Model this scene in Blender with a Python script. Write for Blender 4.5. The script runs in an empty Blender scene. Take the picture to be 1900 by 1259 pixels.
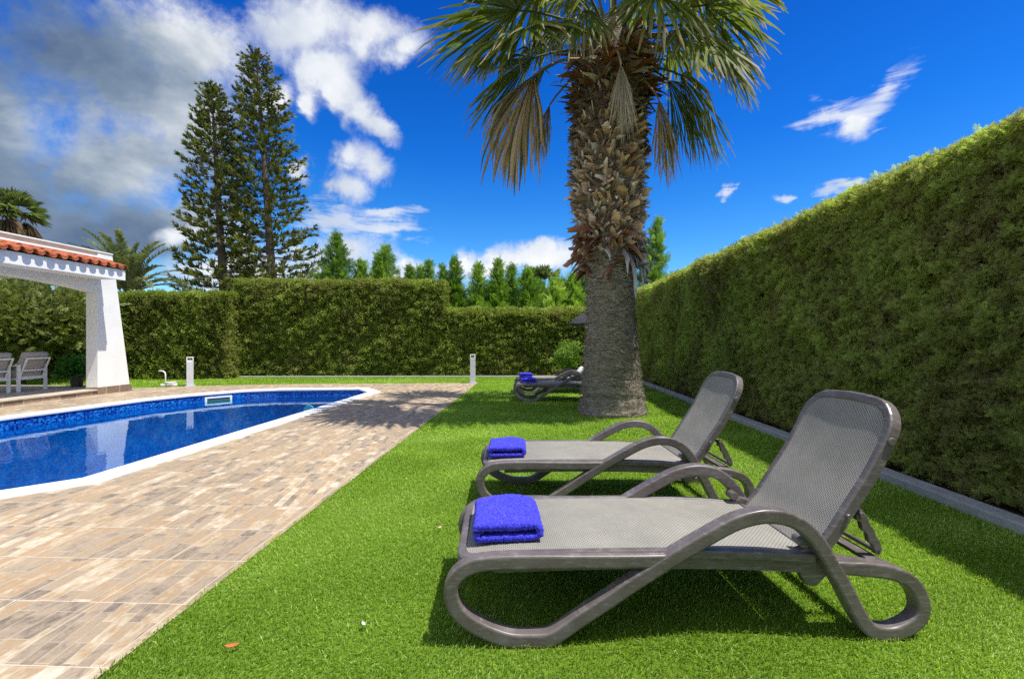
import bpy, bmesh, math, random
import numpy as np
from mathutils import Vector, Matrix

rng = np.random.default_rng(11)
random.seed(11)
SC = bpy.context.scene
COL = SC.collection
R = math.radians

# ------------------------------------------------------------------ helpers
def tag(o, label=None, cat=None, group=None, kind=None):
    if label: o['label'] = label
    if cat: o['category'] = cat
    if group: o['group'] = group
    if kind: o['kind'] = kind
    return o

def empty(name, loc=(0, 0, 0), rz=0.0, label=None, cat=None, group=None):
    o = bpy.data.objects.new(name, None)
    o.empty_display_size = 0.2
    COL.objects.link(o)
    o.location = loc
    o.rotation_euler = (0, 0, rz)
    return tag(o, label, cat, group)

def link(name, me, parent=None):
    o = bpy.data.objects.new(name, me)
    COL.objects.link(o)
    if parent: o.parent = parent
    return o

def mesh_np(name, V, faces, mat, parent=None, smooth=False, attrs=None, cols=None, uv=None, midx=None):
    """V (n,3); faces: list of int arrays (m,3) / (m,4); attrs {name: per-vertex float}; cols {name: (n,3)}"""
    V = np.asarray(V, dtype=np.float32).reshape(-1, 3)
    fl = [np.asarray(f, dtype=np.int32) for f in faces if len(f)]
    me = bpy.data.meshes.new(name)
    me.vertices.add(len(V))
    me.vertices.foreach_set('co', V.ravel())
    loops = np.concatenate([f.ravel() for f in fl])
    sizes = np.concatenate([np.full(len(f), f.shape[1], dtype=np.int32) for f in fl])
    starts = np.concatenate([[0], np.cumsum(sizes)[:-1]]).astype(np.int32)
    me.loops.add(len(loops))
    me.loops.foreach_set('vertex_index', loops)
    me.polygons.add(len(sizes))
    me.polygons.foreach_set('loop_start', starts)
    me.polygons.foreach_set('use_smooth', np.full(len(sizes), smooth, dtype=bool))
    if midx is not None:
        me.polygons.foreach_set('material_index', np.asarray(midx, dtype=np.int32))
    me.update(calc_edges=True)
    for m in (mat if isinstance(mat, (list, tuple)) else [mat]):
        if m: me.materials.append(m)
    for k, a in (attrs or {}).items():
        at = me.attributes.new(k, 'FLOAT', 'POINT')
        at.data.foreach_set('value', np.asarray(a, dtype=np.float32))
    for k, a in (cols or {}).items():
        at = me.attributes.new(k, 'FLOAT_COLOR', 'POINT')
        c = np.ones((len(V), 4), dtype=np.float32)
        c[:, :3] = a
        at.data.foreach_set('color', c.ravel())
    if uv is not None:
        l = me.uv_layers.new(name='UVMap')
        l.data.foreach_set('uv', np.asarray(uv, dtype=np.float32)[loops].ravel())
    return link(name, me, parent)

class MB:
    """collects simple solids and builds ONE mesh object"""
    def __init__(s): s.v, s.f = [], []
    def add(s, vs, fs):
        b = len(s.v)
        s.v += [tuple(p) for p in vs]
        s.f += [tuple(i + b for i in f) for f in fs]
    def box(s, x0, x1, y0, y1, z0, z1, M=None):
        vs = [Vector((x, y, z)) for z in (z0, z1) for y in (y0, y1) for x in (x0, x1)]
        if M: vs = [M @ p for p in vs]
        s.add(vs, [(0, 2, 3, 1), (4, 5, 7, 6), (0, 1, 5, 4), (2, 6, 7, 3), (0, 4, 6, 2), (1, 3, 7, 5)])
    def bar(s, a, b, w, h, up=(0, 0, 1)):
        a, b = Vector(a), Vector(b)
        d = (b - a).normalized()
        x = d.cross(Vector(up))
        if x.length < 1e-4: x = d.cross(Vector((1, 0, 0)))
        x.normalize(); y = x.cross(d)
        vs = []
        for p in (a, b):
            for sx, sy in ((-1, -1), (1, -1), (1, 1), (-1, 1)):
                vs.append(p + x * sx * w / 2 + y * sy * h / 2)
        s.add(vs, [(3, 2, 1, 0), (4, 5, 6, 7)] + [(i, (i + 1) % 4, 4 + (i + 1) % 4, 4 + i) for i in range(4)])
    def tube(s, pts, rad, n=10, cap=True):
        pts = [Vector(p) for p in pts]
        rad = rad if isinstance(rad, (list, tuple)) else [rad] * len(pts)
        b = len(s.v)
        t0 = (pts[1] - pts[0]).normalized()
        x = t0.orthogonal().normalized()
        for i, p in enumerate(pts):
            t = (pts[min(i + 1, len(pts) - 1)] - pts[max(i - 1, 0)]).normalized()
            x = (x - t * x.dot(t)).normalized()
            y = t.cross(x)
            for k in range(n):
                a = 2 * math.pi * k / n
                s.v.append(tuple(p + (x * math.cos(a) + y * math.sin(a)) * rad[i]))
        for i in range(len(pts) - 1):
            for k in range(n):
                k2 = (k + 1) % n
                s.f.append((b + i * n + k, b + i * n + k2, b + (i + 1) * n + k2, b + (i + 1) * n + k))
        if cap:
            s.f.append(tuple(b + k for k in reversed(range(n))))
            s.f.append(tuple(b + (len(pts) - 1) * n + k for k in range(n)))
    def lathe(s, prof, c=(0, 0, 0), n=24):
        b = len(s.v)
        for r, z in prof:
            for k in range(n):
                a = 2 * math.pi * k / n
                s.v.append((c[0] + r * math.cos(a), c[1] + r * math.sin(a), c[2] + z))
        for i in range(len(prof) - 1):
            for k in range(n):
                k2 = (k + 1) % n
                s.f.append((b + i * n + k, b + i * n + k2, b + (i + 1) * n + k2, b + (i + 1) * n + k))
        s.f.append(tuple(b + k for k in reversed(range(n))))
        s.f.append(tuple(b + (len(prof) - 1) * n + k for k in range(n)))
    def prism(s, poly, axis, lo, hi):
        """poly 2-D; axis 0: poly=(y,z) extruded in x; 1: (x,z) in y; 2: (x,y) in z"""
        def P(p, t): return {0: (t, p[0], p[1]), 1: (p[0], t, p[1]), 2: (p[0], p[1], t)}[axis]
        n = len(poly)
        s.add([P(p, lo) for p in poly] + [P(p, hi) for p in poly],
              [tuple(reversed(range(n))), tuple(range(n, 2 * n))] +
              [(i, (i + 1) % n, n + (i + 1) % n, n + i) for i in range(n)])
    def build(s, name, mat, parent=None, bevel=0, smooth=False, seg=2):
        me = bpy.data.meshes.new(name)
        me.from_pydata(s.v, [], s.f)
        me.update()
        bm = bmesh.new(); bm.from_mesh(me)
        bmesh.ops.recalc_face_normals(bm, faces=bm.faces)
        bm.to_mesh(me); bm.free()
        if mat: me.materials.append(mat)
        if smooth:
            for p in me.polygons: p.use_smooth = True
        o = link(name, me, parent)
        if bevel:
            m = o.modifiers.new('bevel', 'BEVEL')
            m.width = bevel; m.segments = seg; m.limit_method = 'ANGLE'; m.angle_limit = R(35)
        return o

def copy_tree(o, parent=None):
    c = o.copy(); COL.objects.link(c); c.parent = parent
    for ch in list(o.children): copy_tree(ch, c)
    return c

def catmull(P, n, closed=False):
    P = np.asarray(P, float)
    out = []
    m = len(P)
    for i in range(m - 1):
        p0, p1, p2, p3 = P[max(i - 1, 0)], P[i], P[i + 1], P[min(i + 2, m - 1)]
        for t in np.linspace(0, 1, n, endpoint=False):
            out.append(0.5 * ((2 * p1) + (-p0 + p2) * t + (2 * p0 - 5 * p1 + 4 * p2 - p3) * t * t + (-p0 + 3 * p1 - 3 * p2 + p3) * t ** 3))
    out.append(P[-1])
    return np.array(out)

def norm(a):
    return a / np.maximum(np.linalg.norm(a, axis=-1, keepdims=True), 1e-9)

def frames(Y, twist):
    """orthonormal frames whose 2nd axis is Y, turned by twist about it: (n,3,3) columns x,y,z"""
    Y = norm(Y)
    ref = np.where(np.abs(Y[:, 2:3]) > 0.9, np.array([[1., 0, 0]]), np.array([[0., 0, 1.]]))
    X = norm(np.cross(Y, ref)); Z = np.cross(X, Y)
    c, s = np.cos(twist)[:, None], np.sin(twist)[:, None]
    return np.stack([X * c + Z * s, Y, -X * s + Z * c], axis=2)

def scatter(TV, TF, pos, M, scale):
    """copies of a small template as arrays"""
    n, k = len(pos), len(TV)
    V = np.einsum('nij,kj->nki', M, TV) * scale[:, None, None] + pos[:, None, :]
    fs = []
    for f in TF:
        f = np.asarray(f)
        fs.append((f[None] + (np.arange(n) * k)[:, None, None]).reshape(-1, f.shape[1]))
    return V.reshape(-1, 3), fs

def vnoise(P, freq, seed):
    """cheap smooth value noise -1..1"""
    P = np.asarray(P, float)
    r = np.random.default_rng(seed)
    out = np.zeros(len(P))
    for k in range(5):
        d = norm(r.normal(size=(1, 3)))[0] * freq * (0.7 + 0.6 * r.random())
        out += np.sin(P @ d * 2 * math.pi + r.random() * 6.28 + 1.3 * np.sin(P @ (d[[1, 2, 0]]) * 3 + r.random() * 6))
    return out / 3.2

# ------------------------------------------------------------------ materials
class NT:
    def __init__(s, name):
        s.m = bpy.data.materials.new(name); s.m.use_nodes = True
        s.t = s.m.node_tree; s.n = s.t.nodes; s.l = s.t.links
        s.n.clear()
        s.out = s.n.new('ShaderNodeOutputMaterial')
        s.b = s.n.new('ShaderNodeBsdfPrincipled')
        s.l.new(s.b.outputs[0], s.out.inputs[0])
    def node(s, typ, **kw):
        nd = s.n.new('ShaderNode' + typ)
        for k, v in kw.items(): setattr(nd, k, v)
        return nd
    def put(s, sock, v):
        if isinstance(v, bpy.types.NodeSocket): s.l.new(v, sock)
        elif v is not None: sock.default_value = v
    def coord(s, which='Object'):
        return s.node('TexCoord').outputs[which]
    def mapping(s, vec, scale=(1, 1, 1), rot=(0, 0, 0), loc=(0, 0, 0)):
        m = s.node('Mapping'); s.put(m.inputs[0], vec)
        m.inputs['Scale'].default_value = scale; m.inputs['Rotation'].default_value = rot; m.inputs['Location'].default_value = loc
        return m.outputs[0]
    def noise(s, vec, scale, detail=4, rough=.55, dist=0, out=0):
        m = s.node('TexNoise'); s.put(m.inputs['Vector'], vec)
        m.inputs['Scale'].default_value = scale; m.inputs['Detail'].default_value = detail
        m.inputs['Roughness'].default_value = rough; m.inputs['Distortion'].default_value = dist
        return m.outputs[out]
    def ramp(s, fac, stops, interp='LINEAR'):
        r = s.node('ValToRGB'); s.put(r.inputs[0], fac)
        r.color_ramp.interpolation = interp
        e = r.color_ramp.elements
        while len(e) < len(stops): e.new(.5)
        for i, (p, c) in enumerate(stops):
            e[i].position = p
            e[i].color = (c, c, c, 1) if isinstance(c, (int, float)) else tuple(c) + (1,)
        return r.outputs[0]
    def math(s, op, a, b=None, c=None, clamp=False):
        m = s.node('Math', operation=op, use_clamp=clamp)
        s.put(m.inputs[0], a); s.put(m.inputs[1], b)
        if c is not None: s.put(m.inputs[2], c)
        return m.outputs[0]
    def mix(s, f, a, b, mode='MIX'):
        m = s.node('Mix', data_type='RGBA', blend_type=mode)
        s.put(m.inputs['Factor'], f)
        for k, v in ((6, a), (7, b)):
            if isinstance(v, (tuple, list)): v = tuple(v) + ((1,) if len(v) == 3 else ())
            s.put(m.inputs[k], v)
        return m.outputs[2]
    def attr(s, name, out='Fac'):
        a = s.node('Attribute'); a.attribute_name = name
        return a.outputs[out]
    def bump(s, h, strength=.3, dist=.01, nrm=None):
        b = s.node('Bump'); s.put(b.inputs['Height'], h)
        b.inputs['Strength'].default_value = strength; b.inputs['Distance'].default_value = dist
        if nrm is not None: s.put(b.inputs['Normal'], nrm)
        s.l.new(b.outputs[0], s.b.inputs['Normal'])
        return b.outputs[0]
    def set(s, color=None, rough=None, spec=None, **kw):
        if color is not None:
            if isinstance(color, (tuple, list)): color = tuple(color) + (1,)
            s.put(s.b.inputs['Base Color'], color)
        s.put(s.b.inputs['Roughness'], rough)
        s.put(s.b.inputs['Specular IOR Level'], spec)
        for k, v in kw.items(): s.put(s.b.inputs[k], v)
        return s.m
    def leafy(s, color, trans=.35, rough=.5, spec=.3, gain=1.5):
        """front reflection plus light passing through the leaf"""
        s.set(color, rough, spec)
        tr = s.node('BsdfTranslucent')
        g = s.mix(1.0, color, (gain, gain * 1.05, gain * .6), 'MULTIPLY')
        s.put(tr.inputs[0], g)
        mx = s.node('MixShader'); mx.inputs[0].default_value = trans
        s.l.new(s.b.outputs[0], mx.inputs[1]); s.l.new(tr.outputs[0], mx.inputs[2])
        s.l.new(mx.outputs[0], s.out.inputs[0])
        return s.m

def plain(name, col, rough=.5, var=.12, scale=6, spec=.4, metal=0, bump=0, bscale=200):
    t = NT(name); c = t.coord()
    n = t.noise(c, scale, 5)
    a = tuple(x * (1 - var) for x in col); b = tuple(min(1, x * (1 + var)) for x in col)
    t.set(t.ramp(n, [(.3, a), (.7, b)]), rough, spec, Metallic=metal)
    if bump: t.bump(t.noise(c, bscale, 3), bump, .003)
    return t.m

def leaf_mat(name, stops, trans=.3, rough=.5, patch=None, pscale=1.2, spec=.3):
    t = NT(name)
    col = t.ramp(t.attr('tint'), stops)
    if patch:
        n = t.noise(t.coord(), pscale, 4, .6)
        f = t.ramp(n, [(.5, 0), (.68, 1)])
        col = t.mix(t.math('MULTIPLY', f, .6), col, patch)
    return t.leafy(col, trans, rough, spec)

# bronze plastic of the loungers, chalky where it has weathered
def bronze():
    t = NT('weathered_bronze_plastic'); c = t.coord()
    n1 = t.noise(c, 7, 6, .65); n2 = t.noise(t.mapping(c, (3, 3, 16)), 5, 5, .6); n3 = t.noise(c, 90, 3, .6)
    col = t.ramp(n1, [(.3, (.078, .062, .059)), (.5, (.108, .090, .087)), (.7, (.145, .129, .126))])
    f = t.ramp(n2, [(.52, 0), (.72, .65)])
    col = t.mix(f, col, (.225, .222, .214))
    col = t.mix(t.ramp(n3, [(.45, 0), (.75, .22)]), col, (.17, .155, .15))
    t.set(col, t.ramp(n1, [(.3, .28), (.7, .46)]), .55)
    t.bump(n3, .12, .002)
    return t.m
M_bronze = bronze()

def sling(name):
    t = NT(name)
    uv = t.node('UVMap').outputs[0]
    w1 = t.node('TexWave', wave_type='BANDS', bands_direction='X'); t.put(w1.inputs[0], uv)
    w1.inputs['Scale'].default_value = 1 / .0088 * .314 ; w1.inputs['Distortion'].default_value = 0
    br = t.node('TexBrick'); t.put(br.inputs['Vector'], uv)
    br.offset = .5
    br.inputs['Color1'].default_value = (.8, .8, .8, 1); br.inputs['Color2'].default_value = (1, 1, 1, 1); br.inputs['Mortar'].default_value = (0, 0, 0, 1)
    br.inputs['Scale'].default_value = 1; br.inputs['Brick Width'].default_value = .017; br.inputs['Row Height'].default_value = .0095
    br.inputs['Mortar Size'].default_value = .0019; br.inputs['Mortar Smooth'].default_value = .6
    h = br.outputs['Color']
    c = t.coord()
    n = t.noise(c, 3.2, 5, .6); n2 = t.noise(c, 14, 4, .6)
    col = t.ramp(n, [(.3, (.25, .242, .212)), (.7, (.335, .322, .28))])
    col = t.mix(t.ramp(n2, [(.5, 0), (.75, .3)]), col, (.41, .40, .36))
    col = t.mix(1.0, col, t.ramp(h, [(0, (.30, .30, .30)), (.7, (1.06, 1.06, 1.06))]), 'MULTIPLY')
    t.set(col, .6, .35)
    t.bump(h, .5, .002)
    return t.m
M_sling = sling('woven_sling')

def towel_mat():
    t = NT('royal_blue_terry'); c = t.coord()
    n = t.noise(c, 105, 3, .7); n2 = t.noise(c, 12, 4)
    col = t.ramp(n, [(.3, (.010, .010, .26)), (.5, (.04, .04, .66)), (.72, (.13, .13, .92))])
    col = t.mix(t.ramp(n2, [(.35, 0), (.75, .35)]), col, (.06, .06, .66))
    t.set(col, .85, .15)
    t.put(t.b.inputs['Sheen Weight'], .25); t.b.inputs['Sheen Tint'].default_value = (.35, .35, 1, 1)
    t.bump(n, 1.0, .010)
    return t.m
M_towel = towel_mat()

def white_wall():
    t = NT('white_render'); c = t.coord()
    n = t.noise(c, 3, 5); n2 = t.noise(c, 90, 4, .65)
    t.set(t.ramp(n, [(.3, (.76, .76, .75)), (.7, (.83, .83, .82))]), .8, .2)
    return t.m
M_white = white_wall()
M_whitepaint = plain('white_powder_coat', (.80, .80, .80), .4, .04)
M_greypost = plain('pale_grey_powder_coat', (.52, .54, .58), .4, .06)
M_cushion = plain('grey_cushion_fabric', (.42, .385, .355), .9, .12, 30, .15, bump=.3, bscale=500)
M_pot = plain('dark_plastic_pot', (.035, .033, .032), .45, .2)
M_dark = plain('dark_mesh_fabric', (.035, .037, .04), .7, .2, 40)
M_stone = None

def kerb_mat():
    t = NT('concrete_kerb'); c = t.coord()
    n = t.noise(c, 5, 6, .65); n2 = t.noise(c, 60, 5, .7)
    col = t.ramp(n, [(.3, (.27, .28, .28)), (.7, (.42, .43, .43))])
    col = t.mix(t.ramp(n2, [(.45, 0), (.75, .5)]), col, (.20, .205, .20))
    t.set(col, .85, .2); t.bump(n2, .5, .006)
    return t.m
M_kerb = kerb_mat()

def coping_mat():
    t = NT('white_coping_stone'); c = t.coord()
    n = t.noise(c, 4, 5); n2 = t.noise(c, 50, 4, .7)
    col = t.ramp(n, [(.3, (.66, .65, .62)), (.7, (.78, .77, .74))])
    col = t.mix(t.ramp(n2, [(.5, 0), (.8, .3)]), col, (.55, .54, .5))
    t.set(col, .7, .25); t.bump(n2, .2, .003)
    return t.m
M_coping = coping_mat()

def deck_mat(name='stone_look_tiles', tile=.4):
    """porcelain tiles printed with strips of slate; a light joint round each tile"""
    t = NT(name); c = t.coord()
    sep = t.node('SeparateXYZ'); t.put(sep.inputs[0], c)
    x = t.math('DIVIDE', sep.outputs[0], tile); y = t.math('DIVIDE', sep.outputs[1], tile)
    ix, iy = t.math('FLOOR', x), t.math('FLOOR', y)
    fx, fy = t.math('FRACT', x), t.math('FRACT', y)
    idv = t.node('CombineXYZ'); t.put(idv.inputs[0], ix); t.put(idv.inputs[1], iy)
    wn = t.node('TexWhiteNoise', noise_dimensions='2D'); t.put(wn.inputs['Vector'], idv.outputs[0])
    rs = t.node('SeparateColor'); t.put(rs.inputs[0], wn.outputs['Color'])
    def strips(wd, ht, sq, offx, skew, freq):
        # strips run along the tile's y axis
        u = t.math('ADD', t.math('MULTIPLY', fy, tile), t.math('MULTIPLY', rs.outputs[0], 7.0 + offx))
        v = t.math('ADD', t.math('MULTIPLY', fx, tile), t.math('MULTIPLY', t.math('FLOOR', t.math('MULTIPLY', rs.outputs[1], 9.0)), 1.13))
        v = t.math('ADD', v, t.math('MULTIPLY', u, skew))
        cv = t.node('CombineXYZ'); t.put(cv.inputs[0], u); t.put(cv.inputs[1], v)
        b = t.node('TexBrick'); t.put(b.inputs['Vector'], cv.outputs[0])
        b.offset = .37; b.squash = sq; b.squash_frequency = freq; b.offset_frequency = 2
        b.inputs['Color1'].default_value = (0, 0, 0, 1); b.inputs['Color2'].default_value = (1, 1, 1, 1)
        b.inputs['Mortar'].default_value = (.5, .5, .5, 1)
        b.inputs['Scale'].default_value = 1; b.inputs['Brick Width'].default_value = wd; b.inputs['Row Height'].default_value = ht
        b.inputs['Mortar Size'].default_value = .0014; b.inputs['Mortar Smooth'].default_value = .3
        return b
    b1 = strips(.185, .088, 1.8, 1.0, .0, 3); b2 = strips(.135, .056, 2.3, 3.0, .16, 2)
    sel = t.math('GREATER_THAN', rs.outputs[2], .55)
    fac = t.mix(sel, b1.outputs['Color'], b2.outputs['Color'])
    mort = t.mix(sel, b1.outputs['Fac'], b2.outputs['Fac'])
    # grain streaks along the strips, different in every strip
    cm = t.node('CombineXYZ')
    t.put(cm.inputs[0], t.math('MULTIPLY', sep.outputs[0], 1.0)); t.put(cm.inputs[1], t.math('MULTIPLY', sep.outputs[1], .55))
    t.put(cm.inputs[2], t.math('MULTIPLY', fac, 3.0))
    g1 = t.noise(cm.outputs[0], 28, 6, .65, .6); g2 = t.noise(c, 9, 5, .6, .5); g3 = t.noise(c, 160, 3, .7)
    k = t.math('ADD', t.math('MULTIPLY', fac, .62), t.math('MULTIPLY', t.math('SUBTRACT', g1, .5), .80))
    k = t.math('ADD', k, t.math('MULTIPLY', t.math('SUBTRACT', g2, .5), .75))
    k = t.math('ADD', k, .22, clamp=True)
    col = t.ramp(k, [(.02, (.105, .087, .065)), (.18, (.19, .15, .108)), (.32, (.275, .215, .148)), (.46, (.335, .268, .185)),
                     (.58, (.335, .222, .115)), (.70, (.385, .295, .185)), (.86, (.48, .405, .29)), (1, (.62, .55, .43))])
    col = t.mix(t.ramp(g3, [(.4, 0), (.8, .25)]), col, (.47, .40, .34))
    col = t.mix(t.math('MULTIPLY', mort, .75), col, (.53, .455, .38))
    w = .0034 / tile
    jx = t.math('MINIMUM', fx, t.math('SUBTRACT', 1.0, fx)); jy = t.math('MINIMUM', fy, t.math('SUBTRACT', 1.0, fy))
    j = t.math('LESS_THAN', t.math('MINIMUM', jx, jy), w / 1.6)
    col = t.mix(1.0, col, t.ramp(t.noise(c, .7, 4, .6), [(.3, .86), (.7, 1.08)]), 'MULTIPLY')
    col = t.mix(j, col, (.52, .46, .38))
    t.set(col, t.ramp(g1, [(.3, .42), (.7, .62)]), .4)
    h = t.math('SUBTRACT', t.math('ADD', t.math('MULTIPLY', g1, .4), t.math('MULTIPLY', g3, .3)), t.math('MULTIPLY', j, .6))
    t.bump(h, .35, .003)
    return t.m
M_deck = deck_mat()

def mosaic_mat():
    t = NT('blue_pool_mosaic'); c = t.coord()
    s = t.node('VectorMath', operation='SNAP'); t.put(s.inputs[0], c); s.inputs[1].default_value = (.0255, .0255, .0255)
    wn = t.node('TexWhiteNoise', noise_dimensions='3D'); t.put(wn.inputs['Vector'], s.outputs[0])
    n = t.noise(c, 5.5, 4, .6)
    f = t.math('ADD', t.math('MULTIPLY', wn.outputs['Value'], .65), t.math('MULTIPLY', n, .45))
    col = t.ramp(f, [(.15, (.002, .008, .085)), (.4, (.004, .035, .25)), (.62, (.006, .10, .46)), (.85, (.015, .24, .60)), (1, (.06, .38, .66))])
    t.set(col, .2, .5)
    return t.m
M_mosaic = mosaic_mat()
def floor_mat():
    t = NT('pool_floor_mosaic'); c = t.coord()
    s = t.node('VectorMath', operation='SNAP'); t.put(s.inputs[0], c); s.inputs[1].default_value = (.0255, .0255, .0255)
    wn = t.node('TexWhiteNoise', noise_dimensions='3D'); t.put(wn.inputs['Vector'], s.outputs[0])
    n = t.noise(c, 4, 4, .6)
    f = t.math('ADD', t.math('MULTIPLY', wn.outputs['Value'], .34), t.math('MULTIPLY', n, .66))
    t.set(t.ramp(f, [(.2, (.003, .075, .31)), (.5, (.005, .155, .50)), (.8, (.010, .26, .64))]), .3, .4)
    return t.m
M_pfloor = floor_mat()

def water_mat():
    t = NT('pool_water')
    c = t.coord()
    n1 = t.noise(t.mapping(c, (1, 1, 1)), 2.6, 3, .5, .4); n2 = t.noise(c, 11, 3, .5, .3)
    h = t.math('ADD', n1, t.math('MULTIPLY', n2, .16))
    b = t.node('Bump'); t.put(b.inputs['Height'], h); b.inputs['Strength'].default_value = .06; b.inputs['Distance'].default_value = .05
    gl = t.node('BsdfGlossy'); gl.inputs['Roughness'].default_value = .015; gl.inputs['Color'].default_value = (.78, .94, 1, 1)
    tr = t.node('BsdfTransparent'); tr.inputs[0].default_value = (.50, .88, 1, 1)
    fr = t.node('Fresnel'); fr.inputs['IOR'].default_value = 1.33
    for q in (gl, fr): t.l.new(b.outputs[0], q.inputs['Normal'])
    mx = t.node('MixShader'); t.l.new(fr.outputs[0], mx.inputs[0])
    t.l.new(tr.outputs[0], mx.inputs[1]); t.l.new(gl.outputs[0], mx.inputs[2])
    t.l.new(mx.outputs[0], t.out.inputs[0])
    return t.m
M_water = water_mat()

def lawn_mat():
    t = NT('turf_backing'); c = t.coord()
    n = t.noise(c, 1.1, 5, .6); n2 = t.noise(t.mapping(c, (60, 60, 60)), 3, 4, .7)
    col = t.ramp(n2, [(.25, (.08, .16, .010)), (.5, (.17, .30, .022)), (.75, (.27, .43, .05))])
    col = t.mix(t.ramp(n, [(.35, 0), (.7, .3)]), col, (.10, .22, .03))
    t.set(col, .75, .2); t.bump(n2, .8, .03)
    return t.m
M_lawn = lawn_mat()
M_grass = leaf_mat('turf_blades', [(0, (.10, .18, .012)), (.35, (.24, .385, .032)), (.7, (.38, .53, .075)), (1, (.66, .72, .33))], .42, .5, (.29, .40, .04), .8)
M_earth = plain('dry_earth', (.16, .13, .09), .95, .2, .5, .1)

M_hedge_cyp = leaf_mat('cypress_hedge_leaf', [(0, (.14, .13, .055)), (.4, (.29, .315, .095)), (.75, (.37, .46, .11)), (1, (.46, .60, .15))], .48, .6, (.31, .235, .145), 2.6, .15)
M_hedge_leaf = leaf_mat('clipped_hedge_leaf', [(0, (.085, .11, .018)), (.4, (.18, .23, .036)), (.75, (.26, .32, .058)), (1, (.42, .50, .14))], .42, .45, (.26, .23, .09), .9, .2)
M_twig = plain('hedge_twigs', (.05, .04, .024), .95, .4, 12, .05)
M_conifer = leaf_mat('young_conifer_leaf', [(0, (.05, .11, .016)), (.45, (.14, .26, .032)), (.8, (.25, .39, .055)), (1, (.40, .52, .12))], .42, .5)
M_pine = leaf_mat('araucaria_needles', [(0, (.06, .085, .016)), (.5, (.16, .205, .034)), (.85, (.27, .30, .055)), (1, (.38, .37, .10))], .38, .5)
M_olive = leaf_mat('feathery_leaf', [(0, (.05, .07, .018)), (.5, (.135, .165, .04)), (.85, (.23, .26, .075)), (1, (.36, .37, .14))], .35, .5)
M_bright = leaf_mat('fresh_green_leaf', [(0, (.06, .12, .014)), (.5, (.15, .26, .03)), (1, (.30, .42, .09))], .35, .4)
M_darkleaf = leaf_mat('deep_green_leaf', [(0, (.010, .05, .006)), (.5, (.025, .12, .012)), (1, (.07, .22, .03))], .3, .35)
M_date = leaf_mat('date_palm_leaf', [(0, (.045, .065, .025)), (.5, (.115, .15, .055)), (1, (.30, .33, .17))], .25, .4)
M_bark = plain('grey_bark', (.13, .105, .085), .95, .35, 14, .1, bump=.8, bscale=40)

def col_mat(name, trans=0, rough=.6, spec=.25, bumps=0):
    t = NT(name); c = t.coord()
    n = t.noise(t.mapping(c, (1, 1, 1)), 45, 4, .65)
    col = t.mix(1.0, t.attr('Col', 'Color'), t.ramp(n, [(.25, .72), (.75, 1.22)]), 'MULTIPLY')
    if trans: return t.leafy(col, trans, rough, spec, 1.3)
    t.set(col, rough, spec)
    if bumps: t.bump(n, bumps, .006)
    return t.m
M_frond = col_mat('fan_palm_blade', .42, .45, .3)
M_boot = col_mat('palm_leaf_base', 0, .75, .2, .5)

def trunk_mat():
    t = NT('fibrous_palm_bark'); c = t.coord()
    n = t.noise(t.mapping(c, (2.2, 2.2, 17)), 3.2, 7, .7, .8); n2 = t.noise(t.mapping(c, (9, 9, 70)), 3, 5, .7, .5); n3 = t.noise(c, 2.2, 4)
    col = t.ramp(n, [(.28, (.15, .128, .104)), (.48, (.42, .37, .31)), (.7, (.62, .56, .49))])
    col = t.mix(t.ramp(n2, [(.35, .8), (.6, 0)]), col, (.12, .096, .072))
    col = t.mix(t.ramp(n3, [(.4, 0), (.7, .4)]), col, (.36, .32, .27))
    t.set(col, .95, .1)
    t.bump(t.math('ADD', n, t.math('MULTIPLY', n2, .7)), 1.0, .05)
    return t.m
M_trunk = trunk_mat()

def tile_mat():
    t = NT('terracotta'); c = t.coord()
    n = t.noise(c, 6, 5, .6); n2 = t.noise(c, 35, 4, .6)
    col = t.ramp(n, [(.3, (.20, .05, .022)), (.55, (.36, .095, .038)), (.75, (.47, .155, .07))])
    col = t.mix(t.ramp(n2, [(.5, 0), (.78, .5)]), col, (.33, .22, .15))
    t.set(col, .8, .2); t.bump(n2, .3, .004)
    return t.m
M_terra = tile_mat()

def stone_mat():
    t = NT('stone_plinth_tiles'); c = t.coord()
    b = t.node('TexBrick')
    cm = t.node('CombineXYZ'); sp = t.node('SeparateXYZ'); t.put(sp.inputs[0], c)
    t.put(cm.inputs[0], t.math('ADD', sp.outputs[0], sp.outputs[1])); t.put(cm.inputs[1], sp.outputs[2])
    t.put(b.inputs['Vector'], cm.outputs[0])
    b.inputs['Scale'].default_value = 1; b.inputs['Brick Width'].default_value = .33; b.inputs['Row Height'].default_value = .3
    b.inputs['Color1'].default_value = (.20, .145, .10, 1); b.inputs['Color2'].default_value = (.36, .275, .195, 1); b.inputs['Mortar'].default_value = (.45, .40, .34, 1)
    b.inputs['Mortar Size'].default_value = .006
    n = t.noise(c, 18, 5, .65)
    t.set(t.mix(1, b.outputs['Color'], t.ramp(n, [(.25, .6), (.75, 1.4)]), 'MULTIPLY'), .7, .3)
    return t.m
M_stone = stone_mat()
M_floor = plain('terrace_tiles', (.50, .43, .35), .5, .15, 4)
M_brown = plain('brown_render', (.27, .205, .17), .85, .15, 8)

# ------------------------------------------------------------------ camera, light, sky
cam = bpy.data.cameras.new('camera'); co = bpy.data.objects.new('camera', cam); COL.objects.link(co)
co.location = (0, 0, 1.22)
co.rotation_euler = (R(90), 0, math.atan(35 / 833))
cam.sensor_width = 36; cam.lens = 833 / 1900 * 36
cam.clip_start = .05; cam.clip_end = 2000
SC.camera = co

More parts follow.
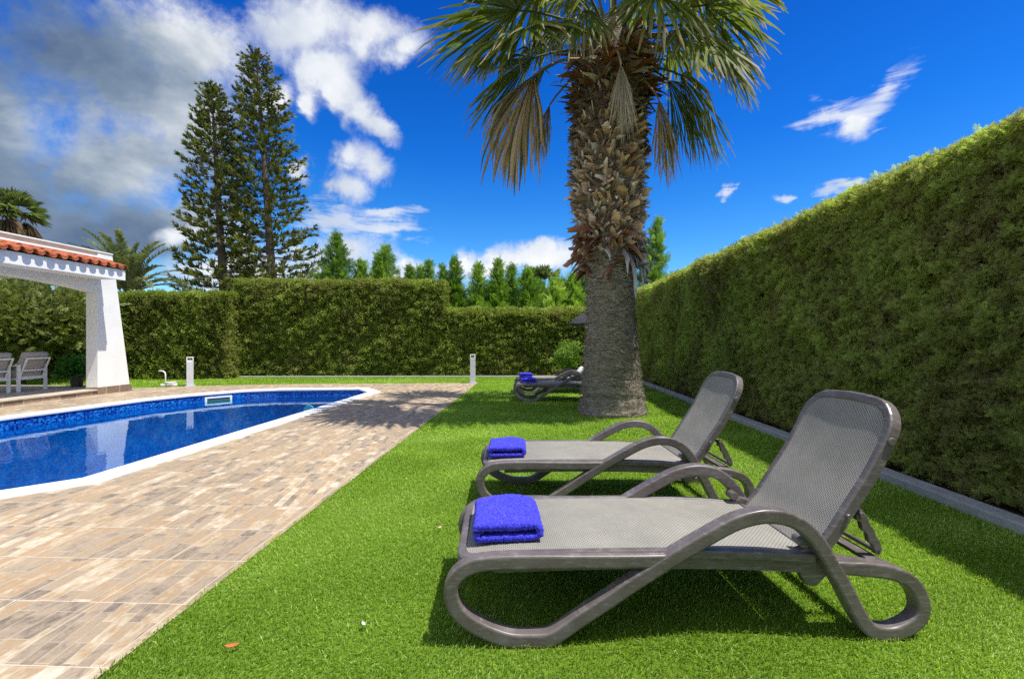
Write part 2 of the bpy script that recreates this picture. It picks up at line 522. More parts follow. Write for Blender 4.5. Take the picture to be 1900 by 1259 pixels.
sun_dir = Vector((.40, -.12, 1)).normalized()
el = math.asin(sun_dir.z)
sl = bpy.data.lights.new('sun', 'SUN'); sl.energy = 4.3; sl.angle = R(.53); sl.color = (1, .95, .87)
so = bpy.data.objects.new('sun', sl); COL.objects.link(so)
so.rotation_euler = sun_dir.to_track_quat('Z', 'Y').to_euler()

W = bpy.data.worlds.new('World'); SC.world = W; W.use_nodes = True
wt = W.node_tree; wt.nodes.clear()
class WN(NT):
    def __init__(s, t):
        s.t = t; s.n = t.nodes; s.l = t.links
w = WN(wt)
wout = w.node('OutputWorld')
sky = w.node('TexSky'); sky.sky_type = 'NISHITA'; sky.sun_disc = False
sky.sun_elevation = el; sky.sun_rotation = math.atan2(sun_dir.x, sun_dir.y)
sky.air_density = 1.0; sky.dust_density = .4; sky.ozone_density = 3.0
hs = w.node('HueSaturation'); w.l.new(sky.outputs[0], hs.inputs['Color'])
SKY_SAT, SKY_VAL = 1.38, 1.0
hs.inputs['Saturation'].default_value = SKY_SAT; hs.inputs['Value'].default_value = SKY_VAL; hs.inputs['Hue'].default_value = .5
bg1 = w.node('Background'); bg1.inputs['Strength'].default_value = .12
SKYC = hs.outputs[0]
gen = w.coord('Generated')
sp = w.node('SeparateXYZ'); w.put(sp.inputs[0], gen)
w.put(bg1.inputs['Color'], w.mix(1.0, SKYC, w.ramp(sp.outputs[2], [(0, (.78, .94, .96)), (.16, (.48, .80, 1.0)), (.38, (.17, .58, .98)), (.62, (.09, .41, .82))]), 'MULTIPLY'))
dy = w.math('MAXIMUM', sp.outputs[1], .05)
gu, gv = w.math('DIVIDE', sp.outputs[0], dy), w.math('DIVIDE', sp.outputs[2], dy)
cuv = w.node('CombineXYZ'); w.put(cuv.inputs[0], gu); w.put(cuv.inputs[1], gv)
wz = w.noise(w.mapping(gen, (1, 1, 1), (0, 0, 0), (3.1, 1.7, .4)), 4.5, 3, .5, 0, 1); wz2 = w.noise(gen, 15, 5, .6, .2, 1)
def vm(op, a, b):
    m = w.node('VectorMath', operation=op)
    for k, v in ((0, a), (1, b)):
        w.put(m.inputs[k], v)
    return m.outputs[0]
wv = vm('ADD', vm('MULTIPLY', vm('SUBTRACT', wz, (.5, .5, .5)), (.17, .14, 0)), vm('MULTIPLY', vm('SUBTRACT', wz2, (.5, .5, .5)), (.10, .08, 0)))
class _C: pass
cuv0 = cuv; cuv = _C(); cuv.outputs = [vm('ADD', cuv0.outputs[0], wv)]
front = w.math('MULTIPLY', w.math('SUBTRACT', sp.outputs[1], .15), 5.0, clamp=True)
# clouds stand at fixed bearings: (bearing slope, height slope, half width, half height, tilt)
def blobs(L):
    out = None
    for (u, v, a, b, ang) in L:
        m = w.node('Mapping', vector_type='TEXTURE'); w.put(m.inputs[0], cuv.outputs[0])
        m.inputs['Location'].default_value = (u, v, 0); m.inputs['Rotation'].default_value = (0, 0, R(ang)); m.inputs['Scale'].default_value = (a, b, 1)
        ln = w.node('VectorMath', operation='LENGTH'); w.put(ln.inputs[0], m.outputs[0])
        d = w.math('SUBTRACT', 1.0, ln.outputs['Value'])
        out = d if out is None else w.math('SMOOTH_MAX', out, d, .55)
    return out
def B(px, py, a, b, ang=0):
    return ((px - 985) / 833, (629.5 - py) / 833, a / 833, b / 833, ang)
grey = [B(150, 110, 320, 150, -12), B(330, 190, 190, 150, -40), B(150, 300, 300, 120, 5), B(230, 420, 260, 80, 0), B(-150, 250, 280, 380, 0), B(60, 430, 200, 110, 0), B(340, 60, 120, 90, -20)]
white = [B(540, 25, 150, 70, 0), B(670, 50, 120, 66, -10), B(742, 95, 66, 48, 10), B(590, 110, 80, 60, -50), B(618, 165, 46, 80, 25), B(650, 215, 50, 62, 30), B(700, 252, 66, 32, -30),
         B(625, 292, 52, 40, 0), B(668, 312, 70, 40, -12), B(632, 350, 52, 44, 0), B(555, 325, 20, 50, 10), B(505, 165, 36, 44, 0), B(562, 185, 28, 50, 0),
         B(930, 492, 210, 44, 4), B(1000, 482, 120, 34, 3), B(760, 495, 90, 24, 0), B(330, 435, 80, 26, 0), B(600, 470, 140, 40, 0), B(480, 500, 260, 50, 0),
         B(1560, 232, 56, 40, 20)]
wisp = [B(1560, 225, 80, 62, 25), B(1612, 176, 92, 40, 36), B(1525, 228, 70, 26, 15), B(700, 404, 120, 16, 4), B(680, 432, 150, 26, 2), B(600, 415, 110, 44, 0), B(1336, 366, 20, 18, -40), B(1427, 377, 24, 11, 12), B(1555, 343, 55, 18, 0), B(1520, 362, 60, 20, 10)]
nz = w.noise(gen, 5.2, 9, .6, .1); nf = w.noise(gen, 15, 10, .66, .1)
nw = w.noise(w.mapping(gen, (4, 4, 22)), 3.0, 7, .55, .5)
nn = w.math('ADD', w.math('MULTIPLY', w.math('SUBTRACT', nz, .5), 1.5), w.math('MULTIPLY', w.math('SUBTRACT', nf, .5), 1.5))
def sstep(x, lo, hi):
    m = w.node('MapRange', interpolation_type='SMOOTHSTEP'); w.put(m.inputs[0], x)
    m.inputs[1].default_value = lo; m.inputs[2].default_value = hi
    return m.outputs[0]
dG = sstep(w.math('ADD', blobs(grey), nn), -.10, .75)
dW = sstep(w.math('ADD', w.math('MULTIPLY', w.math('SUBTRACT', blobs(white), .06), 1.25), nn), -.02, .95)
dS = w.math('MULTIPLY', sstep(w.math('ADD', blobs(wisp), w.math('MULTIPLY', w.math('SUBTRACT', nw, .5), 2.0)), .15, .9), .8)
# unseen half of the sky behind the camera: broken cloud added as white fill
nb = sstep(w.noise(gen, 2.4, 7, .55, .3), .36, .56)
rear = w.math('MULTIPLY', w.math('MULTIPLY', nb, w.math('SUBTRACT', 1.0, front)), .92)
dWm = w.math('MULTIPLY', dW, front); dGm = w.math('MULTIPLY', dG, front); dSm = w.math('MULTIPLY', dS, front)
shade = w.noise(w.mapping(gen, (1, 1, 1.5)), 2.9, 7, .58, .3)
gcol = w.ramp(w.math('ADD', shade, w.math('MULTIPLY', w.math('ADD', gu, .90), .24)), [(.32, (.10, .16, .28)), (.45, (.22, .30, .42)), (.54, (.44, .51, .60)), (.66, (.84, .87, .91))])
wcol = w.ramp(w.noise(gen, 6.5, 6, .55, .2), [(.3, (.50, .58, .72)), (.5, (.84, .88, .93)), (.66, (1.05, 1.05, 1.05))])
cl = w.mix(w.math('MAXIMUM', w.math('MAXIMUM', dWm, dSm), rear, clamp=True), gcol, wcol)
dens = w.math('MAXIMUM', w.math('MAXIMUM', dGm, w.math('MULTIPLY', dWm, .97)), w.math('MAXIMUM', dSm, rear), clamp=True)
cl = w.mix(1.0, cl, w.mix(rear, (1, 1, 1), (1.2, 1.2, 1.2)), 'MULTIPLY')  # the added rear cloud is brightened further to strengthen its fill
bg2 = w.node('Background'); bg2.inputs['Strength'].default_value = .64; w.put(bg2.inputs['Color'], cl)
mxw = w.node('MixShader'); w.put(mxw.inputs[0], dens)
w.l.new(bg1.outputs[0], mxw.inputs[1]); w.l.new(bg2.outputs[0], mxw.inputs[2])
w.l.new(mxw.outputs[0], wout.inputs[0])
W.cycles.sampling_method = 'MANUAL'; W.cycles.sample_map_resolution = 1024

SC.view_settings.view_transform = 'Standard'; SC.view_settings.look = 'None'
SC.view_settings.exposure = 0.66; SC.view_settings.gamma = 1
SC.render.engine = 'CYCLES'
SC.cycles.max_bounces = 8; SC.cycles.transparent_max_bounces = 12; SC.cycles.diffuse_bounces = 3
SC.cycles.caustics_reflective = False; SC.cycles.caustics_refractive = False
SC.cycles.use_denoising = False; SC.cycles.use_adaptive_sampling = False

# ------------------------------------------------------------------ ground, lawn, deck, pool
def sheet(name, outer, holes, z, mat):
    bm = bmesh.new()
    es = []
    for ring in [outer] + holes:
        vs = [bm.verts.new((x, y, z)) for x, y in ring]
        es += [bm.edges.new((vs[i], vs[(i + 1) % len(vs)])) for i in range(len(vs))]
    bmesh.ops.triangle_fill(bm, use_beauty=True, use_dissolve=False, edges=es, normal=(0, 0, 1))
    for f in bm.faces:
        if f.normal.z < 0: f.normal_flip()
    me = bpy.data.meshes.new(name); bm.to_mesh(me); bm.free()
    me.materials.append(mat)
    return tag(link(name, me), kind='structure')

POOL = [(-3.90, 3.75), (-3.72, 10.2), (-4.25, 10.9), (-6.15, 10.62), (-6.75, 10.33), (-7.42, 9.5), (-7.75, 8.72), (-8.1, 6.7), (-8.45, 4.3), (-7.5, 3.0), (-4.7, 2.95), (-4.22, 3.42)]
def offset(poly, d):
    n = len(poly); out = []
    for i in range(n):
        p0, p1, p2 = (Vector(poly[(i + k) % n]) for k in (-1, 0, 1))
        a, b = (p1 - p0).normalized(), (p2 - p1).normalized()
        na, nb_ = Vector((a.y, -a.x)), Vector((b.y, -b.x))
        m = (na + nb_).normalized()
        out.append(tuple(p1 + m * d / max(.5, m.dot(na))))
    return out
COPE = offset(POOL, .25)
DECK = [(-1.565, -6), (-1.555, 3.4), (-1.47, 12.57), (-6.83, 11.97), (-8.86, 11.39), (-9.77, 10.86), (-14.4, 10.3), (-14.4, -6)]
sheet('ground', [(-600, -600), (600, -600), (600, 900), (-600, 900)], [DECK], -.06, M_earth)
sheet('lawn', [(-30, -6), (3.07, -6), (3.01, 14.9), (-9.0, 14.6), (-30, 13.9)], [[(x, min(y, 12.9) if y > -5 else -5.99) for x, y in DECK]], 0, M_lawn)
sheet('pool_deck', DECK, [offset(POOL, .2)], .004, M_deck)

mb = MB()
n = len(POOL)
lip = offset(POOL, -.02)
prof = [(COPE, -.02), (COPE, .014), (offset(POOL, .0), .018), (lip, .010), (lip, -.025), (offset(POOL, .004), -.03)]
b0 = 0
for ring, z in prof: mb.v += [(x, y, z) for x, y in ring]
for i in range(len(prof) - 1):
    for k in range(n):
        k2 = (k + 1) % n
        mb.f.append((i * n + k, i * n + k2, (i + 1) * n + k2, (i + 1) * n + k))
tag(mb.build('pool_coping', M_coping, bevel=.004), kind='structure')
mb = MB()
mb.v = [(x, y, z) for z in (-.0305, -.205, -1.45) for x, y in POOL]
mb.f = [(r_ * n + k, r_ * n + (k + 1) % n, (r_ + 1) * n + (k + 1) % n, (r_ + 1) * n + k) for r_ in (0, 1) for k in range(n)] + [tuple(range(2 * n, 3 * n))]
pb = mb.build('pool_basin', M_mosaic); pb.data.materials.append(M_pfloor)
for p in pb.data.polygons:
    if p.center.z < -.3: p.material_index = 1
tag(pb, kind='structure')
sheet('pool_water', [tuple(p) for p in offset(POOL, -.002)], [], -.165, M_water)

# fixtures of the pool
sk = empty('pool_skimmer', (-7.09, 9.91, -.155), math.atan2(10.33 - 9.5, -6.75 + 7.42),
           'white framed skimmer slot set in the blue mosaic at the pool corner', 'skimmer')
m = MB()
for a in ((-.27, .27, .05, .085), (-.27, .27, -.095, -.06), (-.27, -.225, -.06, .05), (.225, .27, -.06, .05)):
    m.box(a[0], a[1], -.022, .004, a[2], a[3])
m.build('frame', M_whitepaint, sk, bevel=.004)
m = MB(); m.box(-.225, .225, -.006, .0, -.06, .05); m.build('flap', plain('green_tinted_flap', (.06, .16, .15), .3), sk)
li = [(-5.4, 10.72, -.5, R(8)), (-6.62, 10.4, -.42, R(27))]
for i, (x, y, z, a) in enumerate(li[:1]):
    m = MB(); m.tube([(0, 0, 0), (0, -.03, 0)], [.13, .12], 20)
    o = m.build('pool_light', plain('pale_cyan_lens', (.35, .75, .78), .25), None, smooth=False)
    o.location = (x, y, z); o.rotation_euler = (0, 0, a)
    tag(o, 'round pale cyan lamp under water on the far pool wall', 'pool light')

# kerbs along the hedges
m = MB(); m.box(-.07, .08, -6, 18.3, -.05, .075)
o = m.build('kerb', M_kerb, bevel=.012); o.location = (3.14, -3.5, 0); o.rotation_euler = (0, 0, R(.25)); tag(o, kind='structure')
m = MB(); m.box(0, 12.9, -.05, .05, -.05, .05)
o = m.build('kerb', M_kerb, bevel=.01); o.location = (-9.4, 13.98, 0); o.rotation_euler = (0, 0, math.atan2(.75, 12.4)); tag(o, kind='structure')

# turf blades
def turf():
    zones = [  # x0,x1,y0,y1,per m2,len,width
        (-1.62, 3.0, .5, 2.3, 21000, .027, .0027), (-1.62, 3.05, 2.3, 3.6, 15000, .028, .0030), (-1.60, 3.05, 3.6, 5.6, 7500, .031, .0042),
        (-1.59, 3.05, 5.6, 8.6, 3000, .038, .006), (-1.55, 3.05, 8.6, 14.6, 1300, .04, .009), (-10.5, -1.4, 11.0, 14.4, 700, .045, .012), (-16, -10.5, 10.4, 13.6, 500, .045, .014)]
    P, Ls, Ws = [], [], []
    for x0, x1, y0, y1, d, l, wd in zones:
        k = int((x1 - x0) * (y1 - y0) * d)
        p = np.stack([rng.uniform(x0, x1, k), rng.uniform(y0, y1, k)], 1)
        xe = np.interp(p[:, 1], [-6, 3.4, 12.57], [-1.565, -1.555, -1.47])
        ok = (p[:, 0] > xe - .002 - np.abs(rng.normal(0, .009, k))) | (p[:, 1] > np.interp(p[:, 0], [-14.4, -9.77, -8.86, -6.83, -1.47], [10.3, 10.86, 11.39, 11.97, 12.57]))
        if x0 < -2: ok &= (p[:, 1] < np.interp(p[:, 0], [-16, -9.4, -9.35, 3], [13.3, 13.5, 13.95, 14.7]))
        ok &= ~((p[:, 0] - 1.35) ** 2 + (p[:, 1] - 7.55) ** 2 < .5 ** 2)
        p = p[ok]; P.append(p); Ls.append(np.full(len(p), l)); Ws.append(np.full(len(p), wd))
    P = np.concatenate(P); L = np.concatenate(Ls); Wd = np.concatenate(Ws)
    k = len(P)
    P3 = np.concatenate([P, np.zeros((k, 1))], 1)
    L = L * rng.uniform(.6, 1.25, k)
    # the pile leans in patches
    az = vnoise(P3, .9, 5) * 1.6 + rng.normal(0, 1.1, k) - 1.2
    tilt = np.clip(rng.normal(.62, .28, k), .05, 1.25)
    h = np.stack([np.cos(az), np.sin(az), np.zeros(k)], 1)
    side = np.stack([-np.sin(az + rng.normal(0, .5, k)), np.cos(az), np.zeros(k)], 1)
    def at(t, th): return P3 + (h * (np.sin(th) * L * t)[:, None]) + np.array([0, 0, 1.])[None] * (np.cos(th) * L * t)[:, None]
    base = P3 + np.array([0, 0, -.002]); mid = at(.55, tilt * .75); tip = at(1.0, tilt * 1.12)
    V = np.stack([base - side * Wd[:, None] * .5, base + side * Wd[:, None] * .5, mid + side * Wd[:, None] * .42, mid - side * Wd[:, None] * .42, tip], 1).reshape(-1, 3)
    b = (np.arange(k) * 5)[:, None]
    q = b + np.array([[0, 1, 2, 3]]); tr = b + np.array([[3, 2, 4]])
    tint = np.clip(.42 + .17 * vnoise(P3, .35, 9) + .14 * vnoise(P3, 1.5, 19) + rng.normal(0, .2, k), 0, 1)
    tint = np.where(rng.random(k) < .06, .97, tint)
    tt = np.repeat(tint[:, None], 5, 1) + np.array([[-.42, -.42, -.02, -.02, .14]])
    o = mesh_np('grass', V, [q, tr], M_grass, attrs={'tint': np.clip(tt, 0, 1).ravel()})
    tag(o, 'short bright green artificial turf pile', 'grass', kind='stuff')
turf()

# little things lying about
def small_leaf(name, loc, rz, size, mat, label, curl=.3):
    V, F = [], []
    for i, (t, wd) in enumerate([(0, .02), (.25, .30), (.55, .36), (.8, .22), (1, .02)]):
        for sx in (-1, 0, 1):
            V.append((t * size, sx * wd * size * .5, curl * size * (abs(sx) * .25 + (t - .5) ** 2)))
    for i in range(4):
        for k in range(2): F.append((i * 3 + k, i * 3 + k + 1, i * 3 + k + 4, i * 3 + k + 3))
    o = mesh_np(name, np.array(V), [np.array(F)], mat, smooth=True)
    s = o.modifiers.new('thickness', 'SOLIDIFY'); s.thickness = .0015
    o.location = loc; o.rotation_euler = (.1, .1, rz)
    return tag(o, label, 'leaf')
small_leaf('fallen_leaf', (-1.19, 1.69, .028), .5, .055, plain('rust_leaf', (.45, .13, .04), .6), 'rust orange fallen leaf lying on the grass near the tiled edge')
small_leaf('fallen_leaf', (-.585, 2.80, .03), 1.3, .05, plain('tan_leaf', (.52, .36, .26), .6), 'pale tan fallen leaf on the grass left of the front lounger')
small_leaf('fallen_leaf', (-.69, 1.84, .028), 2.2, .04, plain('white_petal', (.75, .72, .66), .6), 'cream dry petal lying on the grass before the front lounger')

# ------------------------------------------------------------------ sun loungers
PATH = [(.895, .334), (.763, .334), (.552, .336), (.294, .338), (.179, .335), (.109, .322), (.061, .293), (.036, .258), (.030, .221), (.042, .170), (.071, .128), (.122, .089), (.192, .054), (.269, .030), (.359, .026), (.417, .030), (.462, .051), (.548, .109), (.664, .183), (.763, .248), (.927, .349), (1.032, .409), (1.132, .463), (1.191, .488), (1.25, .503), (1.302, .508), (1.367, .501), (1.42, .481), (1.471, .444), (1.518, .390), (1.562, .315), (1.613, .230), (1.664, .133), (1.695, .080), (1.730, .042), (1.778, .027), (1.835, .030), (1.899, .058), (1.935, .094), (1.943, .140), (1.928, .190), (1.892, .236), (1.848, .261), (1.797, .277), (1.721, .288), (1.632, .294), (1.588, .296)]

def side_frame(v0, v1, sgn):
    C = catmull(PATH, 5)
    T = norm(np.gradient(C, axis=0))
    N = np.stack([-T[:, 1], T[:, 0]], 1)
    hw, r = .029, .009
    # cross-section (n, v) with rounded corners; the outer upper edge is softened more
    sec = []
    for cx_, cv, a0 in ((hw - r, v1 - r, 0), (-hw + r, v1 - r, 90), (-hw + r, v0 + r, 180), (hw - r, v0 + r, 270)):
        for a in (a0 - .001, a0, a0 + 30, a0 + 60, a0 + 90, a0 + 90.001):
            e = (-.0035 if a < a0 else (.0035 if a > a0 + 90 else 0)); a = R(a)
            sec.append((cx_ + r * math.cos(a) - e * math.sin(a), cv + r * math.sin(a) + e * math.cos(a)))
    k = len(sec)
    V = []
    for i in range(len(C)):
        q = .93 if (i < 12 or i > len(C) - 9) else 1.0
        for a, v in sec: V.append((C[i, 0] + N[i, 0] * a * q, (v - (v0 + v1) / 2) * q + (v0 + v1) / 2, C[i, 1] + N[i, 1] * a * q))
    F = [(i * k + j, i * k + (j + 1) % k, (i + 1) * k + (j + 1) % k, (i + 1) * k + j) for i in range(len(C) - 1) for j in range(k)]
    return V, F, k, len(C)

def rrect(x0, x1, y0, y1, r, n=8, r2=None):
    """rounded rectangle outline, corner radius r at the x1 end, r2 at the x0 end"""
    r2 = r if r2 is None else r2
    P = []
    for cx_, cy_, a0, rr in ((x1 - r, y1 - r, 0, r), (x0 + r2, y1 - r2, 90, r2), (x0 + r2, y0 + r2, 180, r2), (x1 - r, y0 + r, 270, r)):
        for k in range(n + 1):
            a = R(a0 + 90 * k / n); P.append((cx_ + rr * math.cos(a), cy_ + rr * math.sin(a)))
    # subdivide the long sides
    out = []
    for i in range(len(P)):
        a, b = Vector(P[i]), Vector(P[(i + 1) % len(P)])
        k = max(1, int((b - a).length / .05))
        out += [tuple(a.lerp(b, j / k)) for j in range(k)]
    return out

def ring_shell(outer, inner, fn, thick, lipin=.006):
    """frame between two outlines; fn(a, b, depth) -> 3-D point; needs equal counts"""
    n = len(outer)
    assert len(inner) == n
    rings = []
    def lerp(t): return [(o[0] + (i[0] - o[0]) * t, o[1] + (i[1] - o[1]) * t) for o, i in zip(outer, inner)]
    spec = [(0, thick), (-.0, .008), (.10, .0015), (.22, 0), (.78, 0), (.92, .003), (1, .010), (1, thick), ]
    V = []
    for t, d in spec: V += [fn(a, b, d) for a, b in lerp(t)]
    F = []
    k = len(spec)
    for i in range(k):
        for j in range(n):
            F.append((i * n + j, i * n + (j + 1) % n, ((i + 1) % k) * n + (j + 1) % n, ((i + 1) % k) * n + j))
    return V, F

def match(outer_args, inner_args):
    """two rounded rectangles sampled with the same number of points"""
    def samp(a):
        P = rrect(*a)
        P = np.array(P + [P[0]]); d = np.concatenate([[0], np.cumsum(np.linalg.norm(np.diff(P, axis=0), axis=1))])
        # parametrise by angle-free fraction per side, so corners line up
        return P, d
    x0, x1, y0, y1, r, n, r2 = outer_args
    a0, a1, b0, b1, q, _, q2 = inner_args
    def build(x0, x1, y0, y1, r, r2):
        P = []
        for (cx_, cy_, an, rr) in ((x1 - r, y1 - r, 0, r), (x0 + r2, y1 - r2, 90, r2), (x0 + r2, y0 + r2, 180, r2), (x1 - r, y0 + r, 270, r)):
            P.append([(cx_ + rr * math.cos(R(an + 90 * k / n)), cy_ + rr * math.sin(R(an + 90 * k / n))) for k in range(n + 1)])
        out = []
        for i in range(4):
            out += P[i]
            a, b = Vector(P[i][-1]), Vector(P[(i + 1) % 4][0])
            out += [tuple(a.lerp(b, j / 14)) for j in range(1, 14)]
        return out
    return build(x0, x1, y0, y1, r, r2), build(a0, a1, b0, b1, q, q2)

def fill_skin(outline, fn, rows=64, cols=22):
    """quad skin inside a convex outline, with metric UVs and a slight sag"""
    O = np.array(outline); x0, x1 = O[:, 0].min(), O[:, 0].max()
    nx = len(O)
    def span(x):
        ys = []
        for i in range(nx):
            a, b = O[i], O[(i + 1) % nx]
            if (a[0] - x) * (b[0] - x) <= 0 and abs(a[0] - b[0]) > 1e-9:
                ys.append(a[1] + (b[1] - a[1]) * (x - a[0]) / (b[0] - a[0]))
        return min(ys), max(ys)
    V, uv, F = [], [], []
    for i in range(rows + 1):
        q = i / rows; q = .5 - .5 * math.cos(math.pi * (.06 + .88 * q)) ; q = (q - .00886) / .98228
        x = x0 + (x1 - x0) * min(max(q, .0008), .9992)
        lo, hi = span(x)
        for j in range(cols + 1):
            t = j / cols; y = lo + (hi - lo) * t
            e = min(1, min(x - x0, x1 - x) / .12)
            V.append(fn(x, y, .004 + .003 * math.sin(math.pi * t) * math.sin(e * math.pi / 2))); uv.append((x, y))
    for i in range(rows):
        for j in range(cols):
            a = i * (cols + 1) + j; F.append((a, a + cols + 1, a + cols + 2, a + 1))
    return V, F, uv

SEATZ = ([.03, .10, .18, .30, .55, .80, 1.06, 1.30, 1.50], [.338, .352, .361, .367, .3695, .370, .367, .357, .342])
BACK = np.array([(1.498, .300), (1.59, .395), (1.66, .50), (1.742, .622), (1.80, .722), (1.852, .825), (1.905, .945), (1.922, .985)])
BC = catmull(BACK, 12); BS = np.concatenate([[0], np.cumsum(np.linalg.norm(np.diff(BC, axis=0), axis=1))])
def seat_pt(u, v, d): return (u, v, float(np.interp(u, *SEATZ)) - d)
def back_pt(s, v, d):
    s = s + .032 * max(0, 1 - ((v - .35) / .28) ** 2) * max(0, s / BL) ** 4
    u, z = np.interp(s, BS, BC[:, 0]), np.interp(s, BS, BC[:, 1])
    e = .01
    du, dz = np.interp(s + e, BS, BC[:, 0]) - np.interp(s - e, BS, BC[:, 0]), np.interp(s + e, BS, BC[:, 1]) - np.interp(s - e, BS, BC[:, 1])
    l = math.hypot(du, dz); du, dz = du / l, dz / l
    return (float(u + dz * d), v, float(z - du * d))
BL = BS[-1] - .045

def make_lounger():
    root = empty('sun_lounger')
    for v0, v1 in ((0, .060), (.640, .70)):
        V, F, k, c = side_frame(v0, v1, 1)
        mbx = MB(); mbx.add(V, F); mbx.f.append(tuple(reversed(range(k)))); mbx.f.append(tuple((c - 1) * k + j for j in range(k)))
        o = mbx.build('side_frame', M_bronze, root, smooth=True)
        # rack rail behind the seat, inside the head loop
    # seat rim and side rails
    oa, ia = match((.045, 1.53, .025, .675, .03, 5, .085), (.082, 1.507, .062, .638, .02, 5, .06))
    V, F = ring_shell(oa, ia, seat_pt, .03)
    mbx = MB(); mbx.add(V, F)
    for v in (.054, .614):
        us = [.20, .5, .8, 1.1, 1.3, 1.525]
        for a, b in zip(us[:-1], us[1:]):
            za, zb = np.interp(a, *SEATZ) - .026, np.interp(b, *SEATZ) - .026
            vs = [(a, v, za), (a, v + .032, za), (a, v + .032, za - .062), (a, v, za - .062), (b, v, zb), (b, v + .032, zb), (b, v + .032, zb - .062), (b, v, zb - .062)]
            fs = [(i, (i + 1) % 4, 4 + (i + 1) % 4, 4 + i) for i in range(4)]
            if a == us[0]: fs.append((3, 2, 1, 0))
            if b == us[-1]: fs.append((4, 5, 6, 7))
            mbx.add(vs, fs)
    mbx.build('seat_frame', M_bronze, root)
    V, F, uv = fill_skin(match((.045, 1.53, .025, .675, .03, 5, .085), (.081, 1.506, .061, .639, .02, 5, .06))[1], seat_pt)
    mesh_np('seat_sling', np.array(V), [np.array(F)], M_sling, root, smooth=True, uv=np.array(uv))
    # backrest
    ob, ib = match((.0, BL, .072, .628, .125, 7, .03), (.03, BL - .04, .107, .593, .095, 7, .02))
    V, F = ring_shell(ob, ib, back_pt, .048)
    mbx = MB(); mbx.add(V, F)
    back = mbx.build('backrest', M_bronze, root)
    for sl in (back,):
        for p in sl.data.polygons: p.use_smooth = False
    V, F, uv = fill_skin(match((.0, BL, .072, .628, .125, 7, .03), (.029, BL - .039, .106, .594, .095, 7, .02))[1], back_pt)
    mesh_np('back_sling', np.array(V), [np.array(F)], M_sling, root, smooth=True, uv=np.array(uv))
    # round caps and screw eyes on the edge of the back
    for s, r, nm in ((BL * .80, .017, 'cap'), (BL * .33, .010, 'bolt')):
        for v, dv in ((.072, -.010), (.628, .010)):
            p = back_pt(s, v, .026)
            m = MB(); m.tube([(p[0], v - dv * .2, p[2]), (p[0], v + dv * .75, p[2]), (p[0], v + dv, p[2])], [r, r, r * .8], 16)
            m.build(nm, M_bronze, back)
    # hip brackets with pivot caps
    for v, w_, e in ((.050, .045, .06), (.605, .045, .64)):
        m = MB()
        m.prism([(1.44, .335), (1.475, .352), (1.52, .372), (1.565, .36), (1.60, .30), (1.585, .255), (1.53, .20), (1.49, .205), (1.455, .27)], 1, v, v + w_)
        h = m.build('hip_bracket', M_bronze, root, bevel=.006)
        m = MB(); vv = .098 if v < .3 else .60
        m.tube([(1.478, v + w_ / 2 - .03, .382), (1.478, v + w_ / 2 + .03, .382)], .022, 16)
        m.build('pivot_cap', M_bronze, h, bevel=.004)
    # cross bars under the seat and behind the hips
    m = MB(); m.box(.50, .55, .086, .614, .283, .318); m.build('cross_bar', M_bronze, root, bevel=.006)
    m = MB(); m.box(1.02, 1.07, .086, .614, .278, .313); m.build('cross_bar', M_bronze, root, bevel=.006)
    m = MB(); m.tube([(1.535, .056, .235), (1.535, .644, .235)], .020, 12); m.build('cross_bar', M_bronze, root)
    # notched rack between the head loops
    m = MB()
    for v in (.058, .612):
        m.prism([(1.58, .285), (1.60, .325), (1.86, .285), (1.872, .250), (1.80, .245)], 1, v, v + .030)
    m.box(1.785, 1.845, .052, .648, .272, .290)
    m.box(1.62, 1.665, .088, .612, .282, .300)
    m.build('adjustment_rack', M_bronze, root, bevel=.004)
    # strut that props the back
    m = MB()
    for v in (.115, .565):
        m.prism([(1.755, .470), (1.778, .492), (1.800, .462), (1.812, .428), (1.828, .408), (1.842, .372), (1.858, .352), (1.866, .318), (1.852, .292), (1.836, .300), (1.828, .334), (1.806, .352), (1.800, .386), (1.778, .404), (1.772, .436), (1.752, .446)], 1, v, v + .024)
    m.tube([(1.85, .115, .308), (1.85, .589, .308)], .011, 10)
    m.tube([(1.768, .10, .472), (1.768, .60, .472)], .012, 10)
    m.build('support_strut', M_bronze, root, bevel=.003)
    return root

lounger = make_lounger()
LG = 'bronze sun loungers on the lawn'
spots = [(-.3444, 1.7486, 4.0, 'nearest and largest bronze sun lounger with raised grey back, whole frame in view'),
         (-.385, 3.115, 3.2, 'bronze sun lounger directly behind the nearest one, before the palm trunk'),
         (-.345, 8.72, 2.0, 'far dark sun lounger in palm shade, its head hidden by the trunk'),
         (-.37, 10.0, 2.0, 'farthest sun lounger beside the back hedge, mostly hidden by its darker twin and the palm')]
loungers = []
for i, (x, y, a, lab) in enumerate(spots):
    o = lounger if i == 0 else copy_tree(lounger)
    o.location = (x, y, 0); o.rotation_euler = (0, 0, R(a)); tag(o, lab, 'sun lounger', LG)
    loungers.append(o)

